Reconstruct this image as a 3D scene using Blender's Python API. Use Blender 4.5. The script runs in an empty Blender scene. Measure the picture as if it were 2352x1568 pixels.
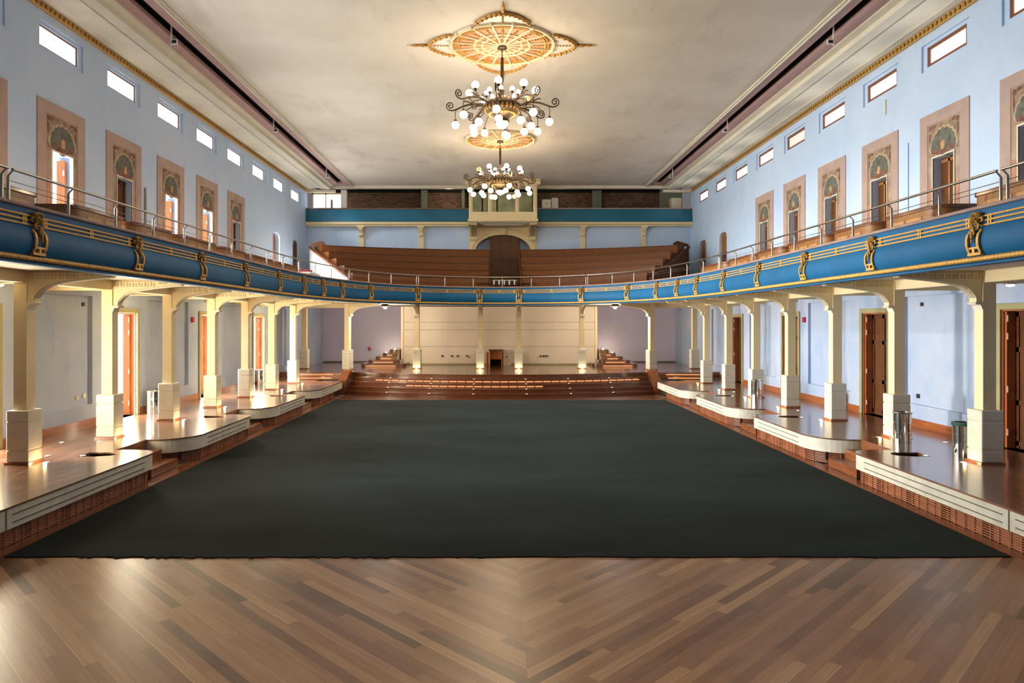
import bpy, bmesh, math, random
from mathutils import Vector, Matrix
random.seed(7)
PI = math.pi
SC = bpy.context.scene
COL = SC.collection
ORD = ['first', 'second', 'third', 'fourth', 'fifth', 'sixth', 'seventh', 'eighth', 'ninth', 'tenth', 'eleventh', 'twelfth',
       'thirteenth', 'fourteenth', 'fifteenth', 'sixteenth', 'seventeenth', 'eighteenth', 'nineteenth', 'twentieth', 'twenty-first',
       'twenty-second', 'twenty-third', 'twenty-fourth', 'twenty-fifth', 'twenty-sixth', 'twenty-seventh', 'twenty-eighth', 'twenty-ninth', 'thirtieth']
SIDE = {-1: 'left', 1: 'right'}

# ------------------------------------------------------------------ camera
# f = 1600 px at 2352 px width, principal point at (1140, 742)
CAMX, CAMZ, FPX = -0.15, 3.07, 1600.0
cam = bpy.data.cameras.new('camera')
cam.sensor_width = 36.0
cam.lens = 36.0 * FPX / 2352
cam.shift_x = (1176 - 1140) / 2352
cam.shift_y = -(784 - 742) / 2352
cam.clip_end = 200
camo = bpy.data.objects.new('camera', cam)
COL.objects.link(camo)
camo.location = (CAMX, 0, CAMZ)
camo.rotation_euler = (PI / 2, 0, 0)
SC.camera = camo
def px_of(x, y, z):
    return 1140 + FPX * (x - CAMX) / y, 742 - FPX * (z - CAMZ) / y

# ------------------------------------------------------------------ materials
def srgb(r, g, b):
    def f(c):
        c /= 255
        return c / 12.92 if c <= 0.04045 else ((c + 0.055) / 1.055) ** 2.4
    return (f(r), f(g), f(b), 1)

class NT:
    def __init__(s, name):
        s.m = bpy.data.materials.new(name)
        s.m.use_nodes = True
        s.t = s.m.node_tree
        s.p = s.t.nodes['Principled BSDF']
    def n(s, typ, **kw):
        nd = s.t.nodes.new(typ)
        for k, v in kw.items():
            if k in ('operation', 'blend_type', 'data_type', 'noise_dimensions', 'wave_type', 'bands_direction', 'use_clamp', 'feature'):
                setattr(nd, k, v)
            else:
                nd.inputs[k].default_value = v
        return nd
    def l(s, a, b):
        s.t.links.new(a, b)
    def math(s, op, a, b=None, c=None):
        nd = s.t.nodes.new('ShaderNodeMath')
        nd.operation = op
        for i, v in enumerate((a, b, c)):
            if v is None:
                continue
            if isinstance(v, (int, float)):
                nd.inputs[i].default_value = v
            else:
                s.l(v, nd.inputs[i])
        return nd.outputs[0]
    def mix(s, fac, a, b, blend='MIX'):
        nd = s.t.nodes.new('ShaderNodeMixRGB')
        nd.blend_type = blend
        for i, v in enumerate((fac, a, b)):
            if isinstance(v, (int, float)):
                nd.inputs[i].default_value = v
            elif isinstance(v, tuple):
                nd.inputs[i].default_value = v
            else:
                s.l(v, nd.inputs[i])
        return nd.outputs[0]
    def coord(s):
        return s.t.nodes.new('ShaderNodeTexCoord').outputs['Object']
    def noise(s, scale, detail=3, rough=0.55, vec=None, sc=None):
        nd = s.n('ShaderNodeTexNoise', Scale=scale, Detail=detail, Roughness=rough)
        v = vec or s.coord()
        if sc:
            mp = s.t.nodes.new('ShaderNodeMapping')
            mp.inputs['Scale'].default_value = sc
            s.l(v, mp.inputs[0])
            v = mp.outputs[0]
        s.l(v, nd.inputs['Vector'])
        return nd.outputs['Fac']
    def ramp(s, fac, stops):
        nd = s.t.nodes.new('ShaderNodeValToRGB')
        e = nd.color_ramp.elements
        while len(e) < len(stops):
            e.new(0.5)
        for i, (p, c) in enumerate(stops):
            e[i].position = p
            e[i].color = c
        s.l(fac, nd.inputs[0])
        return nd.outputs[0]
    def bump(s, h, strength=0.2, dist=0.02):
        nd = s.n('ShaderNodeBump', Strength=strength, Distance=dist)
        s.l(h, nd.inputs['Height'])
        s.l(nd.outputs[0], s.p.inputs['Normal'])

def simple(name, col, rough=0.6, metal=0.0, var=0.0, scale=3.0, bump=0.0, bscale=40, coat=0.0, spec=None, var2=None):
    T = NT(name)
    T.p.inputs['Roughness'].default_value = rough
    T.p.inputs['Metallic'].default_value = metal
    if coat:
        T.p.inputs['Coat Weight'].default_value = coat
        T.p.inputs['Coat Roughness'].default_value = 0.12
    if spec is not None:
        T.p.inputs['Specular IOR Level'].default_value = spec
    if var:
        f = T.noise(scale)
        a = tuple(c * (1 - var) for c in col[:3]) + (1,)
        b = var2 or tuple(min(1, c * (1 + var)) for c in col[:3]) + (1,)
        T.l(T.ramp(f, [(0.3, a), (0.7, b)]), T.p.inputs['Base Color'])
    else:
        T.p.inputs['Base Color'].default_value = col
    if bump:
        T.bump(T.noise(bscale, 4), bump, 0.01)
    return T.m

def emis(name, col, strength, base=(0.8, 0.8, 0.8, 1), sampling=None):
    T = NT(name)
    T.p.inputs['Base Color'].default_value = base
    T.p.inputs['Emission Color'].default_value = col
    T.p.inputs['Emission Strength'].default_value = strength
    T.p.inputs['Roughness'].default_value = 0.3
    if sampling:
        T.m.cycles.emission_sampling = sampling
    return T.m

def wood(name, c1, c2, rough=0.3, grain=(1, 12, 12), coat=0.0, scale=2.0, spec=0.5):
    T = NT(name)
    T.p.inputs['Specular IOR Level'].default_value = spec
    f = T.noise(scale, 5, 0.6, sc=grain)
    T.l(T.ramp(f, [(0.3, c1), (0.7, c2)]), T.p.inputs['Base Color'])
    T.p.inputs['Roughness'].default_value = rough
    if coat:
        T.p.inputs['Coat Weight'].default_value = coat
        T.p.inputs['Coat Roughness'].default_value = 0.1
    return T.m

def planks(name, mode, w, L, stops, rough, coat=0.0, gap=0.012, seam=0.0, wear=None, bumpy=0.0):
    """plank floor from white noise per board. mode: 'chevron' about x = seam, 'y' boards along y, 'x' boards along x"""
    T = NT(name)
    sep = T.t.nodes.new('ShaderNodeSeparateXYZ')
    T.l(T.coord(), sep.inputs[0])
    X, Y = sep.outputs[0], sep.outputs[1]
    if mode == 'chevron':
        a = T.math('ABSOLUTE', T.math('SUBTRACT', X, seam))
        sg = T.math('GREATER_THAN', X, seam)
        u = T.math('MULTIPLY', T.math('ADD', Y, a), 0.7071)
        v = T.math('MULTIPLY', T.math('SUBTRACT', Y, a), 0.7071)
    elif mode == 'y':
        u, v, sg = Y, X, None
    else:
        u, v, sg = X, Y, None
    row = T.math('DIVIDE', v, w)
    rf = T.math('FLOOR', row)
    wn = T.t.nodes.new('ShaderNodeTexWhiteNoise')
    wn.noise_dimensions = '2D'
    cb = T.t.nodes.new('ShaderNodeCombineXYZ')
    T.l(rf, cb.inputs[0])
    if sg is not None:
        T.l(sg, cb.inputs[1])
    T.l(cb.outputs[0], wn.inputs['Vector'])
    colf = T.math('ADD', T.math('DIVIDE', u, L), T.math('MULTIPLY', wn.outputs['Value'], 7.0))
    cf = T.math('FLOOR', colf)
    cb2 = T.t.nodes.new('ShaderNodeCombineXYZ')
    T.l(rf, cb2.inputs[0])
    T.l(cf, cb2.inputs[1])
    if sg is not None:
        T.l(sg, cb2.inputs[2])
    wn2 = T.t.nodes.new('ShaderNodeTexWhiteNoise')
    wn2.noise_dimensions = '3D'
    T.l(cb2.outputs[0], wn2.inputs['Vector'])
    base = T.ramp(wn2.outputs['Value'], stops)
    cb3 = T.t.nodes.new('ShaderNodeCombineXYZ')
    T.l(T.math('MULTIPLY', u, 0.8), cb3.inputs[0])
    T.l(T.math('MULTIPLY', v, 18.0), cb3.inputs[1])
    T.l(wn2.outputs['Value'], cb3.inputs[2])
    g = T.noise(2.0, 4, 0.6, vec=cb3.outputs[0])
    g2 = T.ramp(g, [(0.25, (0.72, 0.70, 0.68, 1)), (0.75, (1.15, 1.13, 1.1, 1))])
    c = T.mix(1.0, base, g2, 'MULTIPLY')
    fr = T.math('FRACT', row)
    e = T.math('LESS_THAN', T.math('MINIMUM', fr, T.math('SUBTRACT', 1.0, fr)), gap)
    if mode == 'chevron':
        c = T.mix(T.math('MULTIPLY', T.math('MULTIPLY', T.math('LESS_THAN', fr, 0.06), T.math('GREATER_THAN', wn2.outputs['Value'], 0.87)), 0.85), c, (0.62, 0.46, 0.26, 1))
    c = T.mix(T.math('MULTIPLY', e, 0.45), c, (0.02, 0.01, 0.006, 1))
    if wear:
        wf = T.noise(wear[0], 4, 0.6)
        c = T.mix(T.math('MULTIPLY', T.math('SMOOTH_MIN', T.math('MAXIMUM', T.math('MULTIPLY', T.math('SUBTRACT', wf, 0.45), 4.0), 0.0), 1.0, 0.1), wear[1]), c, wear[2])
    T.l(c, T.p.inputs['Base Color'])
    T.p.inputs['Roughness'].default_value = rough
    if coat:
        T.p.inputs['Coat Weight'].default_value = coat
        T.p.inputs['Coat Roughness'].default_value = 0.13
    if bumpy:
        T.bump(T.noise(3.0, 2, 0.5, sc=(1, 5, 1)), bumpy, 0.02)
    return T.m

M = {}
def wall_paint(name, c, c_fade, c_dark, z0, z1):
    T = NT(name)
    f1 = T.noise(0.55, 5, 0.6)
    f2 = T.noise(1.6, 4, 0.65, sc=(1, 1, 0.35))
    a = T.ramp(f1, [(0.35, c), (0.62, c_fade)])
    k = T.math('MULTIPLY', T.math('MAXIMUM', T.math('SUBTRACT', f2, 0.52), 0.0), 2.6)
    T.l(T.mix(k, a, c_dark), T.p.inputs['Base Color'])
    T.p.inputs['Roughness'].default_value = 0.75
    T.bump(T.noise(60, 4), 0.06, 0.01)
    return T.m
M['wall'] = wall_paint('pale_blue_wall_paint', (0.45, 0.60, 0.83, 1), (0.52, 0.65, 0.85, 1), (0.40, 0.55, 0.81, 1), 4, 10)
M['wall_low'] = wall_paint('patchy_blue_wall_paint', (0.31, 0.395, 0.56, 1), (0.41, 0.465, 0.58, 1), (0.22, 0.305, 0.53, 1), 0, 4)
M['wall_lav'] = simple('lavender_wall_paint', (0.52, 0.49, 0.62, 1), 0.8, var=0.06, scale=0.8)
def ceilm():
    T = NT('stained_ceiling_plaster')
    f = T.noise(0.35, 5, 0.6)
    g = T.noise(0.9, 4, 0.6, sc=(1.0, 0.35, 1))
    a = T.ramp(f, [(0.3, (0.66, 0.60, 0.50, 1)), (0.7, (0.80, 0.75, 0.66, 1))])
    k = T.math('MULTIPLY', T.math('MAXIMUM', T.math('SUBTRACT', g, 0.54), 0.0), 3.0)
    T.l(T.mix(k, a, (0.50, 0.45, 0.37, 1)), T.p.inputs['Base Color'])
    T.p.inputs['Roughness'].default_value = 0.85
    T.bump(T.noise(30, 4), 0.06, 0.01)
    return T.m
M['ceil'] = ceilm()
M['pink'] = simple('dusty_pink_paint', (0.50, 0.325, 0.31, 1), 0.75, var=0.06)
M['black'] = simple('black_void', (0.004, 0.004, 0.004, 1), 0.9)
M['cream'] = simple('cream_plaster', (0.77, 0.635, 0.375, 1), 0.6, var=0.05, scale=2.0, bump=0.05)
M['ivory'] = simple('ivory_plaster', (0.70, 0.66, 0.54, 1), 0.6, var=0.05, scale=2.5, bump=0.08)
M['stone'] = simple('off_white_pedestal_paint', (0.66, 0.62, 0.50, 1), 0.6, var=0.06, scale=5, bump=0.1)
M['fascia'] = simple('worn_off_white_fascia', (0.62, 0.60, 0.50, 1), 0.55, var=0.12, scale=4, bump=0.08)
M['panelcream'] = simple('cream_backdrop_panel', (0.66, 0.57, 0.44, 1), 0.75, var=0.05, scale=0.7)
M['groove'] = simple('dark_groove', (0.14, 0.12, 0.09, 1), 0.8)
M['gold'] = simple('gilded_paint', (0.64, 0.37, 0.09, 1), 0.45, metal=0.15, var=0.25, scale=25)
M['golddark'] = simple('aged_gilding', (0.34, 0.19, 0.04, 1), 0.5, metal=0.2, var=0.4, scale=30)
M['goldleaf'] = simple('bright_gilding', (0.50, 0.26, 0.05, 1), 0.4, metal=0.15, var=0.25, scale=15)
M['blue'] = simple('peacock_blue_paint', (0.005, 0.112, 0.27, 1), 0.55, var=0.12, scale=1.2, bump=0.05, spec=0.25)
M['teal'] = simple('teal_blue_paint', (0.008, 0.125, 0.21, 1), 0.45, var=0.15, scale=1.0)
M['cap'] = simple('dusty_rose_parapet_cap', (0.36, 0.25, 0.23, 1), 0.7, var=0.15, scale=3)
M['brown'] = wood('dark_brown_wood', (0.07, 0.025, 0.010, 1), (0.13, 0.048, 0.018, 1), 0.45, spec=0.2)
M['tier'] = wood('varnished_tier_wood', (0.125, 0.040, 0.010, 1), (0.20, 0.068, 0.018, 1), 0.5, grain=(1, 12, 12), spec=0.2)
M['red'] = wood('reddish_step_wood', (0.16, 0.050, 0.017, 1), (0.28, 0.095, 0.034, 1), 0.25, grain=(8, 1, 8), coat=0.3)
M['stepwood'] = wood('stage_step_wood', (0.105, 0.032, 0.012, 1), (0.18, 0.055, 0.02, 1), 0.25, grain=(1, 8, 8), coat=0.4)
M['base'] = wood('mahogany_baseboard', (0.20, 0.05, 0.015, 1), (0.38, 0.115, 0.03, 1), 0.3, grain=(8, 0.7, 8), coat=0.3)
M['boxwood'] = wood('golden_box_wood', (0.22, 0.09, 0.025, 1), (0.36, 0.155, 0.045, 1), 0.4, grain=(4, 4, 1))
M['boxpanel'] = wood('light_box_panel_wood', (0.40, 0.19, 0.055, 1), (0.56, 0.29, 0.09, 1), 0.4, grain=(4, 4, 1))
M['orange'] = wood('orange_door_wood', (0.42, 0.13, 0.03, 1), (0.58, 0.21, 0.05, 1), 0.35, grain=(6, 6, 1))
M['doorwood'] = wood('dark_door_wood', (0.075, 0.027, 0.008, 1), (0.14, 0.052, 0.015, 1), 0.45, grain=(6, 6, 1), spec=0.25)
M['jambwood'] = wood('red_brown_jamb_wood', (0.24, 0.07, 0.025, 1), (0.38, 0.12, 0.04, 1), 0.35, grain=(6, 6, 1))
M['khaki'] = simple('khaki_door_frame', (0.30, 0.27, 0.13, 1), 0.55, var=0.08)
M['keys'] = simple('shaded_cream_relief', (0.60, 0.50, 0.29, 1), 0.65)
M['core'] = simple('dark_platform_core', (0.03, 0.014, 0.008, 1), 0.7)
M['grille'] = wood('copper_brown_lattice', (0.28, 0.10, 0.045, 1), (0.42, 0.16, 0.075, 1), 0.4, grain=(6, 1, 6))
M['chrome'] = simple('polished_steel', (0.82, 0.82, 0.80, 1), 0.08, metal=1.0)
M['steel'] = simple('brushed_steel', (0.45, 0.44, 0.41, 1), 0.28, metal=1.0)
M['bronze'] = simple('dark_bronze', (0.06, 0.036, 0.018, 1), 0.45, metal=0.6, var=0.3, scale=15)
M['globe'] = emis('lit_opal_glass', (1.0, 0.80, 0.52, 1), 5.0, sampling='NONE')
M['globe_off'] = simple('unlit_opal_glass', (0.75, 0.60, 0.36, 1), 0.25)
M['flight'] = emis('lit_floor_lens', (1.0, 0.82, 0.5, 1), 3.5, sampling='NONE')
M['led'] = emis('lit_led_strip', (1.0, 0.40, 0.15, 1), 0.40, base=(0.05, 0.03, 0.02, 1))
M['pane'] = emis('bright_frosted_pane', (1.0, 0.985, 0.95, 1), 1.5)
M['pane_r'] = emis('daylit_frosted_pane', (1.0, 0.96, 0.90, 1), 1.0)
M['pane_dim'] = emis('dim_frosted_pane', (0.75, 0.72, 0.6, 1), 0.12)
M['winframe'] = wood('window_frame_wood', (0.16, 0.05, 0.022, 1), (0.27, 0.085, 0.035, 1), 0.4)
M['white'] = simple('white_paint', (0.80, 0.79, 0.74, 1), 0.6)
M['dark'] = simple('near_black_plastic', (0.012, 0.012, 0.012, 1), 0.5)
M['signal'] = simple('red_plastic', (0.35, 0.02, 0.03, 1), 0.4)
M['yellow'] = simple('yellow_enamel', (0.62, 0.30, 0.02, 1), 0.35)
M['mural'] = simple('faded_pink_mural_border', (0.41, 0.305, 0.265, 1), 0.8, var=0.10, scale=2.2)
M['muralin'] = simple('tan_mural_field', (0.33, 0.25, 0.18, 1), 0.8, var=0.28, scale=2.6, var2=(0.46, 0.34, 0.27, 1))
M['ornfield'] = simple('brown_ornament_ground', (0.25, 0.175, 0.115, 1), 0.8, var=0.4, scale=7, var2=(0.40, 0.29, 0.20, 1))
M['muralstripe'] = simple('rusty_mural_stripe', (0.48, 0.22, 0.14, 1), 0.8, var=0.25, scale=2.0)
M['shell'] = simple('grey_green_shell_paint', (0.125, 0.13, 0.105, 1), 0.8, var=0.4, scale=9)
M['shellrim'] = simple('pale_shell_outline', (0.44, 0.35, 0.23, 1), 0.8, var=0.2, scale=9)
M['shellbase'] = simple('maroon_scroll_paint', (0.19, 0.085, 0.06, 1), 0.8, var=0.35, scale=9)
M['shellflame'] = simple('flame_paint', (0.50, 0.27, 0.12, 1), 0.8, var=0.35, scale=9)
M['peach'] = simple('peach_medallion_field', (0.60, 0.32, 0.20, 1), 0.7, var=0.08)
M['medcream'] = simple('cream_medallion_rib', (0.75, 0.62, 0.40, 1), 0.6)
M['greygreen'] = simple('grey_green_plaster', (0.21, 0.23, 0.17, 1), 0.7, var=0.1)
M['olive'] = simple('dim_olive_interior', (0.40, 0.38, 0.24, 1), 0.7, var=0.3, scale=1.5)
M['greenbag'] = simple('green_bin_liner', (0.02, 0.08, 0.06, 1), 0.4)
M['soffit'] = simple('balcony_soffit_paint', (0.70, 0.64, 0.54, 1), 0.7, var=0.04)
def glassm():
    T = NT('booth_glass')
    T.p.inputs['Base Color'].default_value = (0.9, 0.95, 0.9, 1)
    T.p.inputs['Transmission Weight'].default_value = 1.0
    T.p.inputs['Roughness'].default_value = 0.02
    T.p.inputs['IOR'].default_value = 1.05
    return T.m
M['glass'] = glassm()
def brickm():
    T = NT('rough_brown_brick')
    b = T.n('ShaderNodeTexBrick', Scale=1.0, **{'Mortar Size': 0.012, 'Brick Width': 0.24, 'Row Height': 0.075, 'Bias': 0.1})
    sep = T.t.nodes.new('ShaderNodeSeparateXYZ')
    cb = T.t.nodes.new('ShaderNodeCombineXYZ')
    T.l(T.coord(), sep.inputs[0])
    T.l(sep.outputs[0], cb.inputs[0])
    T.l(sep.outputs[2], cb.inputs[1])
    T.l(cb.outputs[0], b.inputs['Vector'])
    b.inputs['Color1'].default_value = (0.16, 0.08, 0.045, 1)
    b.inputs['Color2'].default_value = (0.34, 0.20, 0.125, 1)
    b.inputs['Mortar'].default_value = (0.05, 0.035, 0.022, 1)
    T.l(b.outputs['Color'], T.p.inputs['Base Color'])
    T.p.inputs['Roughness'].default_value = 0.9
    T.bump(b.outputs['Fac'], 0.6, 0.02)
    return T.m
M['brick'] = brickm()
M['oak'] = planks('chevron_parquet', 'chevron', 0.115, 2.3,
                  [(0.0, (0.11, 0.052, 0.03, 1)), (0.22, (0.22, 0.11, 0.062, 1)), (0.6, (0.32, 0.17, 0.098, 1)), (0.92, (0.40, 0.23, 0.13, 1)), (1.0, (0.48, 0.29, 0.165, 1))],
                  0.33, seam=0.12, wear=(0.7, 0.28, (0.36, 0.215, 0.135, 1)), bumpy=0.05)
M['deck'] = planks('deck_boards', 'y', 0.10, 1.6,
                   [(0.0, (0.14, 0.068, 0.042, 1)), (0.5, (0.20, 0.10, 0.062, 1)), (1.0, (0.27, 0.14, 0.09, 1))],
                   0.2, coat=0.5, bumpy=0.07)
M['stagefloor'] = planks('stage_boards', 'x', 0.10, 1.6,
                         [(0.0, (0.09, 0.035, 0.02, 1)), (0.5, (0.13, 0.055, 0.03, 1)), (1.0, (0.17, 0.075, 0.042, 1))],
                         0.16, coat=0.5, bumpy=0.03)
def carpetm():
    T = NT('black_green_carpet')
    f = T.noise(0.35, 4, 0.6, sc=(0.6, 1.3, 1))
    f2 = T.noise(220, 2, 0.6)
    a = T.ramp(f, [(0.3, (0.0040, 0.0052, 0.0055, 1)), (0.68, (0.0185, 0.0270, 0.0275, 1))])  # broad noise paints blotches and patches of light into the carpet colour
    c = T.mix(0.6, a, T.ramp(f2, [(0.35, (0.35, 0.35, 0.35, 1)), (0.7, (1.6, 1.6, 1.6, 1))]), 'MULTIPLY')
    T.l(c, T.p.inputs['Base Color'])
    T.p.inputs['Roughness'].default_value = 0.95
    T.p.inputs['Specular IOR Level'].default_value = 0.12
    T.p.inputs['Sheen Weight'].default_value = 0.03
    T.p.inputs['Sheen Roughness'].default_value = 0.4
    T.p.inputs['Sheen Tint'].default_value = (0.55, 0.8, 0.8, 1)
    T.bump(f2, 0.3, 0.01)
    return T.m
M['carpet'] = carpetm()

# ------------------------------------------------------------------ mesh builder
class MB:
    def __init__(s):
        s.v, s.f = [], []
    def add(s, vs, fs):
        b = len(s.v)
        s.v.extend(vs)
        s.f.extend([tuple(b + i for i in f) for f in fs])
        return s
    def box(s, x0, x1, y0, y1, z0, z1):
        return s.add([(x0, y0, z0), (x1, y0, z0), (x1, y1, z0), (x0, y1, z0), (x0, y0, z1), (x1, y0, z1), (x1, y1, z1), (x0, y1, z1)],
                     [(0, 3, 2, 1), (4, 5, 6, 7), (0, 1, 5, 4), (1, 2, 6, 5), (2, 3, 7, 6), (3, 0, 4, 7)])
    def quad(s, a, b, c, d):
        return s.add([a, b, c, d], [(0, 1, 2, 3)])
    def poly(s, pts):
        return s.add(pts, [tuple(range(len(pts)))])
    def prism(s, pts, ax, a, b):
        n = len(pts)
        def P(p, t):
            return {'x': (t, p[0], p[1]), 'y': (p[0], t, p[1]), 'z': (p[0], p[1], t)}[ax]
        vs = [P(p, a) for p in pts] + [P(p, b) for p in pts]
        fs = [tuple(range(n)), tuple(range(2 * n - 1, n - 1, -1))] + [(i, (i + 1) % n, n + (i + 1) % n, n + i) for i in range(n)]
        return s.add(vs, fs)
    def obox(s, c, t, lt, ln, lz, n=None):
        """box centred at c with long axis along the 2-D direction t"""
        t = Vector((t[0], t[1], 0)).normalized()
        n = Vector((t.y, -t.x, 0))
        c = Vector(c)
        vs = []
        for dz in (-lz / 2, lz / 2):
            for a, b in ((-1, -1), (1, -1), (1, 1), (-1, 1)):
                vs.append(tuple(c + t * (a * lt / 2) + n * (b * ln / 2) + Vector((0, 0, dz))))
        return s.add(vs, [(0, 3, 2, 1), (4, 5, 6, 7), (0, 1, 5, 4), (1, 2, 6, 5), (2, 3, 7, 6), (3, 0, 4, 7)])
    def tube(s, path, r, n=8, caps=True):
        P = [Vector(p) for p in path]
        m = len(P)
        rr = r if isinstance(r, (list, tuple)) else [r] * m
        vs, fs = [], []
        up = None
        for i in range(m):
            t = (P[min(i + 1, m - 1)] - P[max(i - 1, 0)])
            if t.length < 1e-9:
                t = Vector((0, 0, 1))
            t.normalize()
            if up is None:
                up = Vector((0, 0, 1)) if abs(t.z) < 0.9 else Vector((1, 0, 0))
            a = t.cross(up)
            if a.length < 1e-6:
                a = t.cross(Vector((0, 1, 0)))
            a.normalize()
            b = a.cross(t).normalized()
            up = b
            for k in range(n):
                q = 2 * PI * k / n
                vs.append(tuple(P[i] + (a * math.cos(q) + b * math.sin(q)) * rr[i]))
        for i in range(m - 1):
            for k in range(n):
                k2 = (k + 1) % n
                fs.append((i * n + k, i * n + k2, (i + 1) * n + k2, (i + 1) * n + k))
        if caps:
            fs.append(tuple(range(n - 1, -1, -1)))
            fs.append(tuple((m - 1) * n + k for k in range(n)))
        return s.add(vs, fs)
    def lathe(s, prof, c=(0, 0, 0), n=24, sx=1.0, sy=1.0):
        vs, fs = [], []
        m = len(prof)
        for k in range(n):
            q = 2 * PI * k / n
            for r, z in prof:
                vs.append((c[0] + r * math.cos(q) * sx, c[1] + r * math.sin(q) * sy, c[2] + z))
        for k in range(n):
            k2 = (k + 1) % n
            for i in range(m - 1):
                fs.append((k * m + i, k2 * m + i, k2 * m + i + 1, k * m + i + 1))
        return s.add(vs, fs)
    def ball(s, c, r, nu=12, nv=8, sc=(1, 1, 1)):
        prof = [(math.sin(PI * i / nv) * r, -math.cos(PI * i / nv) * r) for i in range(nv + 1)]
        prof[0] = (1e-4 * r, -r)
        prof[-1] = (1e-4 * r, r)
        b = len(s.v)
        s.lathe(prof, (0, 0, 0), nu)
        for i in range(b, len(s.v)):
            x, y, z = s.v[i]
            s.v[i] = (c[0] + x * sc[0], c[1] + y * sc[1], c[2] + z * sc[2])
        return s
    def sweep(s, pts, prof, closed=True, ends=True):
        """pts: list of (x, y, nx, ny); prof: list of (d, z)"""
        n, m = len(prof), len(pts)
        vs = [(p[0] + p[2] * d, p[1] + p[3] * d, z) for p in pts for d, z in prof]
        fs = []
        kk = n if closed else n - 1
        for i in range(m - 1):
            for k in range(kk):
                k2 = (k + 1) % n
                fs.append((i * n + k, i * n + k2, (i + 1) * n + k2, (i + 1) * n + k))
        if closed and ends:
            fs.append(tuple(range(n)))
            fs.append(tuple((m - 1) * n + k for k in range(n - 1, -1, -1)))
        return s.add(vs, fs)
    def xf(s, mat, start=0):
        for i in range(start, len(s.v)):
            s.v[i] = tuple(mat @ Vector(s.v[i]))
        return s
    def mesh(s, name, mat, sx=1, smooth=None, normals=True):
        me = bpy.data.meshes.new(name)
        me.from_pydata([(x * sx, y, z) for x, y, z in s.v], [], s.f)
        if normals:
            bm = bmesh.new()
            bm.from_mesh(me)
            bmesh.ops.recalc_face_normals(bm, faces=bm.faces)
            bm.to_mesh(me)
            bm.free()
        me.materials.append(M[mat])
        if smooth:
            me.polygons.foreach_set('use_smooth', [True] * len(me.polygons))
            try:
                me.set_sharp_from_angle(angle=math.radians(smooth))
            except Exception:
                pass
        me.update()
        return me

def link(name, me, parent=None, loc=(0, 0, 0), rz=0.0):
    o = bpy.data.objects.new(name, me)
    COL.objects.link(o)
    o.location = loc
    o.rotation_euler = (0, 0, rz)
    if parent:
        o.parent = parent
    return o
def obj(name, mb, mat, parent=None, sx=1, smooth=None, loc=(0, 0, 0), rz=0.0, bev=0.0, seg=2):
    o = link(name, mb.mesh(name, mat, sx, smooth), parent, loc, rz)
    if bev:
        b = o.modifiers.new('soft_edges', 'BEVEL')
        b.width, b.segments, b.limit_method = bev, seg, 'ANGLE'
    return o
def tag(o, label, cat, group=None, kind='thing'):
    o['label'], o['category'], o['kind'] = label, cat, kind
    if group:
        o['group'] = group
    return o
def thing(name, label, cat, group=None, loc=(0, 0, 0), rz=0.0, kind='thing'):
    return tag(link(name, None, None, loc, rz), label, cat, group, kind)
def struct(name, mb, mat, label, cat, sx=1, smooth=None, bev=0.0):
    return tag(obj(name, mb, mat, None, sx, smooth, bev=bev), label, cat, None, 'structure')

DZ = 0.59          # side deck level
SZ = 0.87          # stage level
YB = 36.7          # plane of the upper end wall
# ------------------------------------------------------------------ balcony path
ctrl = [(6.75, 3.0), (6.75, 8), (6.75, 14), (6.75, 19.5), (6.73, 21.3), (6.62, 23.2), (6.33, 25.2), (5.88, 27.0), (5.22, 28.6), (4.4, 29.85), (3.4, 30.8), (2.0, 31.65), (0.0, 32.05)]
ctrl = [(-x, y) for x, y in ctrl] + [(x, y) for x, y in reversed(ctrl[:-1])]
def catmull(P, k):
    out = []
    for i in range(len(P) - 1):
        p0, p1, p2, p3 = P[max(i - 1, 0)], P[i], P[i + 1], P[min(i + 2, len(P) - 1)]
        for j in range(k):
            t = j / k
            out.append(tuple(0.5 * ((2 * b) + (-a + c) * t + (2 * a - 5 * b + 4 * c - d) * t * t + (-a + 3 * b - 3 * c + d) * t ** 3)
                             for a, b, c, d in zip(p0, p1, p2, p3)))
    out.append(P[-1])
    return out
dense = catmull(ctrl, 60)
cum = [0.0]
for a, b in zip(dense, dense[1:]):
    cum.append(cum[-1] + math.dist(a, b))
LEN = cum[-1]
import bisect
def at(sv):
    sv = min(max(sv, 0.0), LEN)
    i = min(max(bisect.bisect(cum, sv) - 1, 0), len(dense) - 2)
    t = (sv - cum[i]) / max(cum[i + 1] - cum[i], 1e-9)
    x = dense[i][0] + (dense[i + 1][0] - dense[i][0]) * t
    y = dense[i][1] + (dense[i + 1][1] - dense[i][1]) * t
    a, b = dense[max(i - 6, 0)], dense[min(i + 7, len(dense) - 1)]
    tx, ty = b[0] - a[0], b[1] - a[1]
    l = math.hypot(tx, ty)
    return (x, y, ty / l, -tx / l)
def span(a, b, step):
    n = max(2, int((b - a) / step) + 1)
    return [at(a + (b - a) * i / (n - 1)) for i in range(n)]
def s_of_y(side, y):
    """arc length at depth y on one side"""
    best = min(range(len(dense)), key=lambda i: abs(dense[i][1] - y) + (0 if dense[i][0] * side > 0 else 99))
    return cum[best]
def s_of_x(x):
    rng = [i for i in range(len(dense)) if dense[i][1] > 24]
    return cum[min(rng, key=lambda i: abs(dense[i][0] - x))]

# ================================================================== SHELL
# ---- floors
struct('floor', MB().box(-10.6, 10.6, -5, 39.6, -0.12, 0.0), 'oak', 'brown parquet floor laid in a chevron with its seam down the middle', 'floor')
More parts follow.
